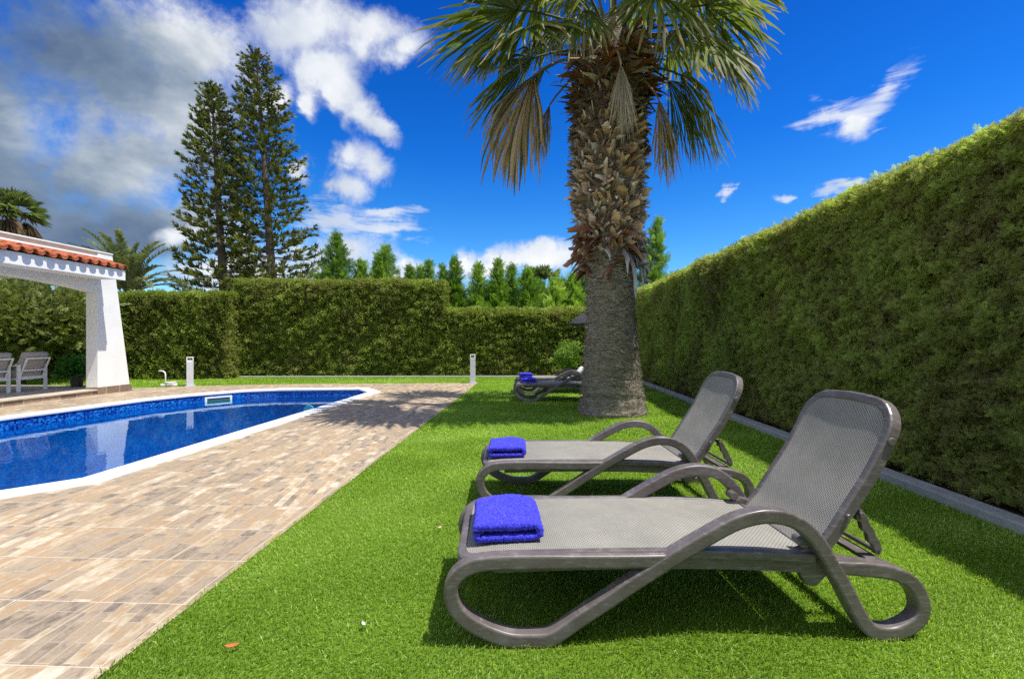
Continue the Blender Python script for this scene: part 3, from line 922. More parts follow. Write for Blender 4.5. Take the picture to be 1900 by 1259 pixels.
# folded towels
def make_towel(w_, d, h, seed):
    """terry towel folded over: an outer wrap, an inner layer between, open at both ends"""
    t = h / 3.05
    def rr(x0, x1, z0, z1, r, n=7):
        P = []
        for cx_, cz, a0 in ((x1 - r, z1 - r, 0), (x0 + r, z1 - r, 90), (x0 + r, z0 + r, 180), (x1 - r, z0 + r, 270)):
            for k in range(n + 1):
                a = R(a0 + 90 * k / n); P.append((cx_ + r * math.cos(a), cz + r * math.sin(a)))
        out = []
        for i in range(len(P)):
            a, b = Vector(P[i]), Vector(P[(i + 1) % len(P)])
            k = max(1, int((b - a).length / .007)); out += [tuple(a.lerp(b, j / k)) for j in range(k)]
        return out
    # one long closed outline: a "C" opening to the left low side, with the fold on the right
    top, bot = h, 0.0
    g = .0045
    C = []
    def arc(cx_, cz, r, a0, a1, n=9):
        for k in range(n + 1):
            a = R(a0 + (a1 - a0) * k / n); C.append((cx_ + r * math.cos(a), cz + r * math.sin(a)))
    ro = h / 2
    # outer contour: left round, top, right fold, bottom
    arc(w_ - ro, ro, ro, 90, -90, 14)
    C.append((w_ * .5, 0)); arc(t * .5, t * .5, t * .5, 270, 90, 8)         # lower layer's left end
    C.append((w_ * .5, t)); C.append((w_ - ro - .0, t + .0005)); arc(w_ - ro, ro, ro - t, -90, 55, 8)   # inside of the fold
    C.append((w_ - ro - .02, h - t - .004)); C.append((w_ * .55, h - t - .005)); C.append((.05, h - t - .003))
    C.append((.022, h - t - .016)); arc(.012, t * 1.25, .010, 0, -180, 5)     # upper layer hangs down at the left
    C.append((-.004, h * .62)); arc(.030, h - .034, .034, 180, 90, 7); C.append((w_ * .5, h + .001))
    P = []
    for i in range(len(C)):
        a, b = Vector(C[i]), Vector(C[(i + 1) % len(C)])
        k = max(1, int((b - a).length / .006)); P += [tuple(a.lerp(b, j / k)) for j in range(k)]
    n = len(P); ny = int(d / .007)
    V = []
    for j in range(ny + 1):
        y = d * j / ny
        e = min(1, min(y, d - y) / .02)
        for (x, z) in P:
            px_, pz_ = w_ / 2 + (x - w_ / 2) * (1 - .012 * (1 - e)), h * .4 + (z - h * .4) * (.93 + .07 * e)
            # far corners rounded off and sagging
            far = max(0, (y - d * .72) / (d * .28))
            pz_ *= 1 - .22 * far ** 2
            cx_ = (px_ - w_ / 2) / (w_ / 2)
            yy = y - .045 * far * max(0, abs(cx_) - .45) / .55
            V.append((px_, yy, pz_))
    F = [(j * n + i, j * n + (i + 1) % n, (j + 1) * n + (i + 1) % n, (j + 1) * n + i) for j in range(ny) for i in range(n)]
    me = bpy.data.meshes.new('folded_towel')
    me.from_pydata(V, [], F + [tuple(reversed(range(n))), tuple(ny * n + i for i in range(n))])
    bm = bmesh.new(); bm.from_mesh(me)
    big = [f for f in bm.faces if len(f.verts) > 4]
    bmesh.ops.triangulate(bm, faces=big)
    bmesh.ops.recalc_face_normals(bm, faces=bm.faces)
    bm.normal_update()
    r = np.random.default_rng(seed)
    for v in bm.verts:
        q = v.co
        s = .0035 * math.sin(q.x * 31 + seed) * math.sin(q.y * 23) + r.normal(0, .0020)
        v.co = q + v.normal * s
        if v.co.z < 0: v.co.z = abs(v.co.z) * .2
    for f in bm.faces: f.smooth = True
    bm.to_mesh(me); bm.free()
    me.materials.append(M_towel)
    return me
tmesh = make_towel(.295, .40, .078, 3)
tlabels = ['large royal blue folded towel on the foot of the nearest lounger', 'royal blue folded towel on the second lounger, behind the front towel',
           'small far blue folded towel on the dark lounger by the palm', 'tiny farthest blue folded towel on the rearmost lounger']
offs = [(.115, .115, .375), (.085, .12, .375), (.17, .12, .375), (.13, .16, .375)]
for i, (du, dv, dz) in enumerate(offs):
    o = link('folded_towel', tmesh)
    a = R(spots[i][2])
    du2 = du
    o.location = (spots[i][0] + du * math.cos(a) - dv * math.sin(a), spots[i][1] + du * math.sin(a) + dv * math.cos(a), .3665)
    o.rotation_euler = (0, R(-1.0), a + R([1.5, -1, 2, 3][i]))
    if i == 1: o.scale = (.93, .95, .95)
    tag(o, tlabels[i], 'towel', 'blue folded towels')

# cushion and shade at the far loungers
m = MB(); m.box(-.11, .11, -.2, .2, -.05, .05)
o = m.build('pillow', plain('white_pillow', (.78, .82, .84), .8, .05), None, bevel=.045, seg=4, smooth=True)
o.location = (1.13, 10.35, .50); o.rotation_euler = (R(0), R(-50), R(2)); tag(o, 'white pillow propped on the far lounger beside the palm trunk', 'pillow')
par = empty('parasol', (1.50, 10.9, 0), 0, 'low dark ribbed parasol whose tip shows left of the palm trunk', 'parasol')
m = MB(); m.lathe([(.22, 0), (.22, .04), (.05, .07), (.03, .1)], n=20); m.build('base', M_dark, par, bevel=.005)
m = MB(); m.tube([(0, 0, .05), (-.02, 0, .5), (0, 0, 1.0), (0, 0, 1.95)], .016, 10); m.build('pole', plain('grey_pole', (.2, .2, .2), .4), par)
V, F = [], []
for i, (r, z) in enumerate([(.02, 1.98), (.25, 1.85), (.48, 1.70), (.58, 1.60), (.585, 1.565)]):
    for k in range(48):
        a = 2 * math.pi * k / 48
        V.append((r * math.cos(a), r * math.sin(a), z - .02 * math.cos(a * 8) * r))
for i in range(4):
    for k in range(48): F.append((i * 48 + k, i * 48 + (k + 1) % 48, (i + 1) * 48 + (k + 1) % 48, (i + 1) * 48 + k))
cn = mesh_np('canopy', np.array(V), [np.array(F)], M_dark, par)
sm = cn.modifiers.new('thickness', 'SOLIDIFY'); sm.thickness = .006

# ------------------------------------------------------------------ fan palm
palm = empty('fan_palm', (1.347, 7.52, 0), 0, 'tall fan palm with grey fibrous trunk and shaggy crown rising from the lawn', 'palm tree')
def tr_r(z): return np.interp(z, [-.05, .0, .1, .3, .6, 1.0, 1.6, 2.1, 2.45, 2.9, 3.4, 3.9, 4.4, 4.9, 5.4, 5.9, 6.4], [.60, .595, .575, .535, .497, .455, .418, .40, .40, .45, .52, .545, .52, .555, .56, .50, .30])
def palm_c(z): return np.stack([np.interp(z, [0, 2, 4, 6.4], [0, -.03, -.07, -.02]), np.zeros_like(z)], -1)
def palm_trunk():
    nz_, na = 150, 72
    zs = np.linspace(-.05, 6.4, nz_); V = []
    A = np.linspace(0, 2 * math.pi, na, endpoint=False)
    Z, AA = np.meshgrid(zs, A, indexing='ij')
    q = np.stack([np.cos(AA).ravel() * .5, np.sin(AA).ravel() * .5, Z.ravel() * 3], 1)
    rr = tr_r(Z).ravel() - .035 + .016 * vnoise(q, .9, 3) + .010 * vnoise(q * np.array([2, 2, 4]), 1.3, 4)
    rr += .012 * np.sin(Z.ravel() * 42 + 1.5 * vnoise(q, .5, 8)) * (Z.ravel() < 2.6)
    c = palm_c(Z.ravel())
    V = np.stack([c[:, 0] + rr * np.cos(AA.ravel()), rr * np.sin(AA.ravel()), Z.ravel()], 1)
    idx = np.arange(nz_ * na).reshape(nz_, na)
    F = np.stack([idx[:-1], np.roll(idx, -1, 1)[:-1], np.roll(idx, -1, 1)[1:], idx[1:]], -1).reshape(-1, 4)
    t = mesh_np('trunk', V, [F], M_trunk, palm, smooth=True)
    # loose fibres standing off the bark
    k = 8000
    z = rng.beta(1.15, 1.05, k) * 2.62; a = rng.uniform(0, 2 * math.pi, k)
    r = tr_r(z) - .022
    c = palm_c(z)
    P = np.stack([c[:, 0] + r * np.cos(a), r * np.sin(a), z], 1)
    rad = np.stack([np.cos(a), np.sin(a), np.zeros(k)], 1); tan = np.stack([-np.sin(a), np.cos(a), np.zeros(k)], 1) * np.sign(rng.normal(size=k))[:, None]
    up = np.array([[0, 0, 1.]])
    L = rng.uniform(.03, .13, k) * np.where(z > 2, 1.2, 1); w_ = rng.uniform(.003, .009, k)
    d0 = norm(tan + rad * rng.uniform(.05, .35, k)[:, None] + up * rng.normal(0, .28, k)[:, None])
    d1 = norm(tan * .8 + rad * rng.uniform(-.3, .5, k)[:, None] + up * rng.normal(-.25, .4, k)[:, None])
    mid = P + d0 * (L * .5)[:, None]; tip = mid + d1 * (L * .5)[:, None]
    wv = (up * .8 + rad * .5) * w_[:, None]
    V = np.stack([P - wv, P + wv, mid + wv * .8, mid - wv * .8, tip], 1).reshape(-1, 3)
    b = (np.arange(k) * 5)[:, None]
    g = rng.uniform(.5, 1.15, k)[:, None] * np.array([[.50, .43, .35]])
    dk = rng.random(k) < .3; g[dk] *= .45
    mesh_np('bark_fibre', V, [b + np.array([[0, 1, 2, 3]]), b + np.array([[3, 2, 4]])], M_boot, palm, cols={'Col': np.repeat(g, 5, 0)})
palm_trunk()

def plates(P, D, Nn, L, W0, W1, T, bend, col0, col1, split):
    """thick curved strips: P base, D direction, Nn outward normal, arrays"""
    n = len(P); S = np.cross(D, Nn); S = norm(S)
    rows = []
    ts = np.linspace(0, 1, 5)
    V = np.zeros((n, 5, 4, 3)); Cc = np.zeros((n, 5, 4, 3))
    pos = P.copy(); d = D.copy()
    for i, t in enumerate(ts):
        if i:
            d = norm(d + bend * (L / 4)[:, None])
            pos = pos + d * (L / 4)[:, None]
        w_ = (W0 + (W1 - W0) * t) * (1 + .1 * np.sin(t * 9 + np.arange(n)))
        nn_ = norm(np.cross(S, d)); nn_ = nn_ * np.sign((nn_ * Nn).sum(1, keepdims=True))
        th = T * (1 - .45 * t)
        jit = (rng.normal(0, .10, (n, 1)) if i == 4 else 0)
        for k, (a, b) in enumerate(((-1, 0), (0, 1), (1, 0), (0, -.35))):
            off = S * (a * w_ / 2)[:, None] + nn_ * (b * th)[:, None]
            ex = d * ((L * rng.uniform(-.32, .30, n))[:, None] if i == 4 else 0)
            V[:, i, k] = pos + off + ex
            cc = col0 * (1 - t ** 3)[..., None] if False else col0 * (1 - t ** 2.5) + col1 * t ** 2.5
            Cc[:, i, k] = cc
    idx = np.arange(20).reshape(5, 4)
    q = []
    for i in range(4):
        for k in range(4): q.append((idx[i, k], idx[i, (k + 1) % 4], idx[i + 1, (k + 1) % 4], idx[i + 1, k]))
    q.append((idx[4, 0], idx[4, 1], idx[4, 2], idx[4, 3]))
    F = (np.array(q)[None] + (np.arange(n) * 20)[:, None, None]).reshape(-1, 4)
    return V.reshape(-1, 3), F, Cc.reshape(-1, 3)

def palm_boots():
    allV, allF, allC = [], [], []; base = 0
    def put(V, F, C):
        nonlocal base
        allV.append(V); allF.append(F + base); allC.append(C); base += len(V)
    # overlapping broken stubs, row on row
    up = np.array([[0, 0, 1.]])
    for pas in range(3):
        rows = np.arange(2.70 + .04 * pas, 4.85, (.10, .12, .13)[pas])
        z, a = [], []
        for i, zz in enumerate(rows):
            k = (15, 13, 12)[pas]
            aa = (np.arange(k) + (i % 2) * .5) / k * 2 * math.pi + rng.normal(0, .16, k)
            a.append(aa); z.append(np.full(k, zz) + rng.normal(0, .05, k))
        z = np.concatenate(z); a = np.concatenate(a); n = len(z)
        rad = np.stack([np.cos(a), np.sin(a), 0 * a], 1); tan = np.stack([-np.sin(a), np.cos(a), 0 * a], 1)
        r = tr_r(z) - .06; c = palm_c(z)
        P = np.stack([c[:, 0] + r * np.cos(a), r * np.sin(a), z - .06], 1)
        lean = rng.uniform(.4, 1.7, n)[:, None]; sl = rng.normal(0, (.55, .9, 1.1)[pas], n)[:, None]
        D = norm(up * rng.uniform((.6, .2, -.5)[pas], 1, n)[:, None] + rad * lean + tan * sl)
        L = rng.uniform(.10, .22, n) * (1, 1.1, 1.2)[pas]; tone = rng.uniform(.45, 1.6, n)[:, None]; warm = rng.random(n)[:, None]
        c0 = tone * ((1 - warm) * np.array([[.34, .285, .225]]) + warm * np.array([[.37, .25, .15]]))
        c1 = tone * np.where(rng.random(n)[:, None] < .45, np.array([[.58, .38, .20]]), np.array([[.60, .54, .46]]))
        Nn = norm(rad + tan * rng.normal(0, .55, n)[:, None] + up * rng.normal(0, .3, n)[:, None])
        W0 = rng.uniform(.10, .20, n) if pas == 0 else rng.uniform(.04, .11, n)
        put(*plates(P, D, Nn, L, W0, W0 * rng.uniform(.35, 1.0, n), rng.uniform(.02, .05, n), rad * .5 - up * rng.uniform(-.8, 2.2, n)[:, None], c0, c1, 0))
    # middle shag: shorter dark ragged strips
    n = 420
    z = rng.uniform(4.35, 5.35, n); a = rng.uniform(0, 2 * math.pi, n)
    rad = np.stack([np.cos(a), np.sin(a), 0 * a], 1); tan = np.stack([-np.sin(a), np.cos(a), 0 * a], 1)
    P = np.stack([palm_c(z)[:, 0] + (tr_r(z) - .06) * np.cos(a), (tr_r(z) - .06) * np.sin(a), z], 1)
    D = norm(rad * rng.uniform(.5, 1.2, n)[:, None] + tan * rng.normal(0, .8, n)[:, None] + up * rng.normal(.15, .5, n)[:, None])
    tone = rng.uniform(.5, 1.25, n)[:, None]; k_ = rng.random(n)[:, None]
    c0 = tone * np.where(k_ < .5, np.array([[.13, .095, .068]]), np.array([[.20, .165, .13]])); c1 = tone * np.where(k_ < .3, np.array([[.34, .24, .14]]), np.array([[.26, .21, .165]]))
    put(*plates(P, D, rad, rng.uniform(.12, .26, n), rng.uniform(.07, .13, n), rng.uniform(.02, .07, n), rng.uniform(.008, .02, n), -up * rng.uniform(1, 4, n)[:, None], c0, c1, 0))
    # upper bases: long red-brown strips, some silvery
    n = 270
    z = rng.uniform(5.05, 6.15, n); a = rng.uniform(0, 2 * math.pi, n)
    rad = np.stack([np.cos(a), np.sin(a), 0 * a], 1); tan = np.stack([-np.sin(a), np.cos(a), 0 * a], 1)
    P = np.stack([palm_c(z)[:, 0] + (tr_r(z) - .06) * np.cos(a), (tr_r(z) - .06) * np.sin(a), z], 1)
    D = norm(rad * rng.uniform(.5, 1.1, n)[:, None] + tan * rng.normal(0, .7, n)[:, None] + up * rng.normal(.45, .5, n)[:, None])
    k_ = rng.random(n)[:, None]; tone = rng.uniform(.55, 1.3, n)[:, None]
    c0 = tone * np.where(k_ < .62, np.array([[.20, .085, .032]]), np.where(k_ < .85, np.array([[.22, .16, .11]]), np.array([[.42, .39, .36]])))
    c1 = tone * np.where(k_ < .62, np.array([[.30, .145, .055]]), np.where(k_ < .85, np.array([[.30, .24, .18]]), np.array([[.50, .47, .44]])))
    put(*plates(P, D, rad, rng.uniform(.22, .48, n), rng.uniform(.08, .15, n), rng.uniform(.03, .08, n), rng.uniform(.008, .02, n), -up * rng.uniform(.6, 3.0, n)[:, None], c0, c1, 0))
    # the ragged skirt where the clean trunk begins
    n = 150
    z = 2.98 - .78 * rng.beta(1.0, 1.7, n); a = rng.uniform(0, 2 * math.pi, n)
    rad = np.stack([np.cos(a), np.sin(a), 0 * a], 1); tan = np.stack([-np.sin(a), np.cos(a), 0 * a], 1)
    P = np.stack([palm_c(z)[:, 0] + (tr_r(z) - .05) * np.cos(a), (tr_r(z) - .05) * np.sin(a), z], 1)
    D = norm(rad * rng.uniform(.7, 1.2, n)[:, None] + tan * rng.normal(0, .8, n)[:, None] + up * rng.normal(.0, .4, n)[:, None])
    red = (np.cos(a - R(230)) > .25)[:, None]; tone = rng.uniform(.6, 1.25, n)[:, None]
    c0 = tone * np.where(red, np.array([[.17, .065, .04]]), np.array([[.15, .12, .10]])); c1 = tone * np.where(red, np.array([[.34, .19, .10]]), np.array([[.36, .35, .34]]))
    put(*plates(P, D, rad, rng.uniform(.16, .42, n), rng.uniform(.07, .20, n), rng.uniform(.02, .10, n), rng.uniform(.008, .016, n), tan * rng.normal(0, 2, n)[:, None] - up * rng.uniform(.5, 5, n)[:, None], c0, c1, 0))
    # brown fibre matting between the stubs
    n = 5200
    z = rng.uniform(2.45, 5.9, n); a = rng.uniform(0, 2 * math.pi, n)
    rad = np.stack([np.cos(a), np.sin(a), 0 * a], 1); tan = np.stack([-np.sin(a), np.cos(a), 0 * a], 1)
    P = np.stack([palm_c(z)[:, 0] + (tr_r(z) - .05) * np.cos(a), (tr_r(z) - .05) * np.sin(a), z], 1)
    D = norm(rad * rng.uniform(.3, 1.1, n)[:, None] + tan * rng.normal(0, 1, n)[:, None] + up * rng.normal(.1, .6, n)[:, None])
    c0 = rng.uniform(.4, 1.5, (n, 1)) * np.where(rng.random(n)[:, None] < .5, np.array([[.21, .14, .085]]), np.array([[.30, .25, .195]]))
    put(*plates(P, D, rad, rng.uniform(.08, .24, n), rng.uniform(.008, .022, n), rng.uniform(.003, .010, n), np.full(n, .006), -up * rng.uniform(0, 4, n)[:, None] + tan * rng.normal(0, 2, n)[:, None], c0, c0 * 1.25, 0))
    mesh_np('leaf_base', np.concatenate(allV), [np.concatenate(allF)], M_boot, palm, cols={'Col': np.concatenate(allC)})
    # silver-grey dead sheaths hanging on the right of the trunk
    for i, (a, zt, l) in enumerate([(-62, 2.62, .55), (-48, 2.58, .62), (-36, 2.60, .52), (-75, 2.66, .36), (-25, 2.7, .45), (-100, 2.7, .22)]):
        a = R(a); rad1 = np.array([[math.cos(a), math.sin(a), 0]]); tn = np.array([[-math.sin(a), math.cos(a), 0]])
        P = rad1 * (tr_r(zt) - .03) + np.array([[palm_c(np.array(zt))[0], 0, zt]])
        D = norm(rad1 * .9 + tn * rng.normal(0, .3) + np.array([[0, 0, -.3]]))
        V, F, C = plates(P, D, rad1, np.array([l]), np.array([.05]), np.array([.13]), np.array([.008]), np.array([[0, 0, -6.]]) , np.array([[.20, .18, .17]]), np.array([[.52, .51, .50]]), 0)
        mesh_np('dry_sheath', V, [F], M_boot, palm, cols={'Col': C})
palm_boots()

def fan(hub, tip, spread, dead, seed):
    """one fan leaf: petiole plus pleated blade; coordinates in the palm's own space"""
    r = np.random.default_rng(seed)
    O = np.array([1.347, 7.52, 0])
    H, Tp = np.array(hub) - O, np.array(tip) - O
    # petiole from the growing point
    root = np.array([0, 0, min(6.15, max(5.35, H[2] + (.35 if not dead else .55)))])
    dirh = norm((H - root)[None])[0]
    rootp = root + np.array([dirh[0], dirh[1], 0]) * .18
    midp = (rootp + H) / 2 + np.array([0, 0, .22 if not dead else .42])
    ts = np.linspace(0, 1, 9)[:, None]
    PT = (1 - ts) ** 2 * rootp + 2 * ts * (1 - ts) * midp + ts ** 2 * H
    end = norm((H - midp)[None])[0]
    ax = norm((Tp - H)[None])[0]
    L = np.linalg.norm(Tp - H) * (1.12 if dead else 1.10)
    # the blade sets off between petiole line and final hang
    A = norm((ax + end * (.35 if dead else .6))[None])[0]
    side = norm(np.cross(A, np.array([0, 0, 1.]) + r.normal(0, .15, 3))[None])[0]
    if abs(A[2]) > .9: side = norm(np.cross(A, np.array([.2, 1, 0]))[None])[0]
    nrm_ = np.cross(side, A)
    N = 66 if not dead else 64
    full = 2.0 if not dead else 1.05
    ph = np.linspace(-1, 1, N) * spread * full + r.normal(0, .02, N)
    cup = (.35 if not dead else .9)
    D = A[None] * np.cos(ph)[:, None] + side[None] * np.sin(ph)[:, None] + nrm_[None] * (r.normal(0, .03, N) - cup * (1 - np.cos(ph)) * .6)[:, None]
    D = norm(D)
    Ls = L * (1 - .42 * (np.abs(ph) / (spread * full)) ** 2) * r.uniform(.82, 1.05, N)
    S = 9
    pos = np.repeat(H[None], N, 0); V = np.zeros((N, S, 3, 3)); C = np.zeros((N, S, 3, 3))
    d = D.copy(); droop = r.uniform(.8, 1.2, N) * (.36 if not dead else .95)
    dph = 2 * spread * full / N
    greenA = np.array([.10, .15, .022]); greenB = np.array([.23, .275, .06])
    tan_ = np.array([.36, .27, .165]); brown = np.array([.26, .16, .075])
    mixg = r.random(N)[:, None]
    base = greenA * (1 - mixg) + greenB * mixg
    if dead:
        base = np.array([.50, .37, .225]) * r.uniform(.6, 1.25, (N, 1))
        gi = r.random(N) < .15; base[gi] = np.array([.11, .13, .045])
        if dead == 2: base = np.array([.55, .49, .39]) * r.uniform(.65, 1.15, (N, 1))
    for i in range(S):
        t = i / (S - 1)
        if i:
            g = droop * t ** 1.3 * .34
            d = norm(d + np.array([[0, 0, -1.]]) * g[:, None] + (ax - A)[None] * .06 + r.normal(0, .03 + .05 * (t > .6), (N, 3)))
            pos = pos + d * (Ls / (S - 1))[:, None]
        wmax = np.minimum(dph * t * Ls * (1.55 if not dead else 2.3), .082 if not dead else .12)
        tp = 1 if t < .6 else max(.04, 1 - (t - .6) / .4) ** .7
        w_ = np.maximum(wmax, .006) * tp
        sd = norm(np.cross(d, np.cross(side[None], A[None])) + 1e-6)
        pl = norm(np.cross(sd, d))
        V[:, i, 0] = pos - sd * (w_ / 2)[:, None]; V[:, i, 2] = pos + sd * (w_ / 2)[:, None]
        V[:, i, 1] = pos + pl * (w_ * .30)[:, None]
        k = np.clip((t - r.uniform(.62, 1.0, N)) / .2, 0, 1)[:, None] if not dead else np.clip((t - .8) / .3, 0, 1) * np.ones((N, 1)) * .5
        C[:, i, :, :] = (base * (1 - k) + (tan_ if not dead else brown) * k)[:, None, :]
    idx = np.arange(S * 3).reshape(S, 3); q = []
    for i in range(S - 1):
        for k in range(2): q.append((idx[i, k], idx[i, k + 1], idx[i + 1, k + 1], idx[i + 1, k]))
    F = (np.array(q)[None] + (np.arange(N) * S * 3)[:, None, None]).reshape(-1, 4)
    fr = mesh_np('frond' if not dead else 'dead_frond', V.reshape(-1, 3), [F], M_frond, palm, smooth=False, cols={'Col': C.reshape(-1, 3)})
    mb_ = MB(); mb_.tube([tuple(p) for p in PT], [.030 - .016 * i / 8 for i in range(9)], 7)
    me = bpy.data.meshes.new('petiole'); me.from_pydata(mb_.v, [], mb_.f); me.update()
    for p in me.polygons: p.use_smooth = True
    cc = np.array([.10, .115, .045]) if not dead else (np.array([.30, .23, .15]) if dead == 1 else np.array([.5, .46, .4]))
    at = me.attributes.new('Col', 'FLOAT_COLOR', 'POINT')
    for i_, v in enumerate(at.data): v.color = (*cc, 1)
    me.materials.append(M_boot); link('petiole', me, fr)
FANS = [
(0,(-0.21,6.90,6.27),(-1.34,6.00,5.57),0.90),
(0,(-0.08,6.60,5.77),(-0.80,5.70,4.90),1.00),
(0,(0.00,6.90,5.52),(-0.80,6.20,4.54),0.70),
(1,(0.04,6.60,5.09),(-0.38,6.40,3.49),0.55),
(1,(0.31,7.40,5.07),(0.14,7.60,4.22),0.30),
(0,(0.22,7.20,5.53),(-0.21,7.00,4.49),0.50),
(2,(1.28,6.45,5.13),(1.32,6.35,4.09),0.28),
(0,(0.75,6.30,5.80),(0.63,5.90,4.88),0.50),
(1,(1.94,6.90,4.86),(2.01,6.80,3.63),0.28),
(0,(2.26,6.90,5.22),(2.64,6.60,3.78),0.50),
(0,(2.20,7.30,5.37),(2.63,7.30,4.06),0.50),
(0,(2.80,7.20,5.93),(3.24,6.90,4.79),0.75),
(0,(2.38,6.60,5.74),(2.65,6.00,4.54),0.70),
(0,(2.68,7.00,6.34),(3.21,6.30,5.43),0.90),
(0,(3.22,7.60,7.04),(4.14,7.60,6.65),0.90),
(0,(0.59,6.60,6.66),(-0.17,5.60,5.72),1.00),
(0,(1.94,6.70,6.77),(2.32,5.70,5.85),1.00),
(0,(0.22,7.30,7.07),(-1.14,7.00,7.30),1.00),
(0,(2.74,7.60,7.41),(4.16,7.80,7.98),1.00),
(0,(1.38,7.50,8.00),(1.24,7.20,9.19),1.10),
(0,(0.86,7.60,7.93),(0.05,7.80,9.54),1.10),
(0,(1.91,7.50,7.89),(2.77,7.70,9.31),1.10),
(0,(1.45,8.40,8.12),(1.66,9.60,9.33),1.00),
(0,(2.07,8.50,7.77),(2.76,9.50,7.97),0.90),
(0,(0.76,8.50,7.72),(0.40,9.60,8.11),0.90),
(0,(0.34,8.20,6.81),(-0.05,9.00,6.40),0.80),
(0,(2.50,8.30,6.72),(3.24,9.00,6.32),0.80),
(0,(1.29,6.60,6.79),(1.12,5.40,6.03),1.00),
(0,(1.77,6.50,6.15),(1.78,5.90,4.99),0.70),
]
for i, (dd, h_, t_, s_) in enumerate(FANS): fan(h_, t_, s_, dd, 100 + i)

# ------------------------------------------------------------------ foliage templates
def spray_template(n=5, wid=.13, ln=.42, curve=.15):
    """flat cypress-like spray along +y, length 1"""
    V, F = [], []
    def leaf(p, d, l, w_):
        d = np.array(d) / np.linalg.norm(d); s = np.array([-d[1], d[0], 0.])
        b = len(V); p = np.array(p)
        V.extend([p - s * w_ * .35, p + s * w_ * .35, p + d * l * .55 + s * w_ * .5 + np.array([0, 0, .04]), p + d * l, p + d * l * .55 - s * w_ * .5])
        F.append((b, b + 1, b + 2)); F.append((b, b + 2, b + 4)); F.append((b + 4, b + 2, b + 3))
    for i in range(n):
        t = (i + .3) / n
        for sx in (-1, 1):
            leaf((0, t * .8, curve * t * t), (sx * .75, .75, .12 * sx * (-1) ** i), ln * (1 - .45 * t), wid * (1 - .3 * t))
    leaf((0, .72, curve * .6), (0, 1, .1), .34, wid)
    return np.array(V), [np.array(F)]
def leafcluster_template(n=7, seed=1):
    r = np.random.default_rng(seed); V, F = [], []
    for i in range(n):
        d = norm(r.normal(size=(1, 3)) * np.array([1, .8, 1]) + np.array([[0, .55, 0]]))[0]
        s = norm(np.cross(d, r.normal(size=3))[None])[0]; nn_ = np.cross(s, d)
        p = d * .18; l = r.uniform(.55, .85); w_ = l * .42
        b = len(V)
        V += [p, p + d * l * .5 + s * w_ * .5 - nn_ * .05, p + d * l, p + d * l * .5 - s * w_ * .5 - nn_ * .05, p + d * l * .5 + nn_ * .05]
        F += [(b, b + 1, b + 4), (b + 1, b + 2, b + 4), (b + 2, b + 3, b + 4), (b + 3, b, b + 4)]
    return np.array(V), [np.array(F)]
def fine_template():
    V, F = [], []
    for i in range(5):
        t = (i + .2) / 5
        for sx in (-1, 1):
            p = np.array([0, t * .75, .1 * t * t]); d = np.array([sx * .62, .78, .10 * sx * (-1) ** i]); d /= np.linalg.norm(d)
            sd = np.array([-d[1], d[0], .2]); l = .46 * (1 - .4 * t); w_ = .07
            b = len(V); V += [p, p + d * l * .5 + sd * w_ * .5, p + d * l, p + d * l * .5 - sd * w_ * .5]; F.append((b, b + 1, b + 2, b + 3))
    b = len(V); V += [np.array([0, .65, .06]), np.array([.04, .82, .08]), np.array([0, 1.0, .1]), np.array([-.04, .82, .08])]; F.append((b, b + 1, b + 2, b + 3))
    return np.array(V), [np.array(F)]
FINE = fine_template()
SPRAY = spray_template(); SPRAY_S = spray_template(4, .16, .45); CLUST = leafcluster_template(7, 4); CLUST2 = leafcluster_template(5, 9)

def facing(D, Z):
    Z = norm(Z); Y = norm(D - Z * (D * Z).sum(1, keepdims=True)); return np.stack([np.cross(Y, Z), Y, Z], axis=2)

def foliage(name, parent, mat, P, D, scale, tint, tmpl, Z=None):
    V, F = scatter(tmpl[0], tmpl[1], P, frames(D, rng.uniform(0, 2 * math.pi, len(P))) if Z is None else facing(D, Z), scale)
    return mesh_np(name, V, F, mat, parent, attrs={'tint': np.repeat(np.clip(tint, 0, 1), len(tmpl[0]))})

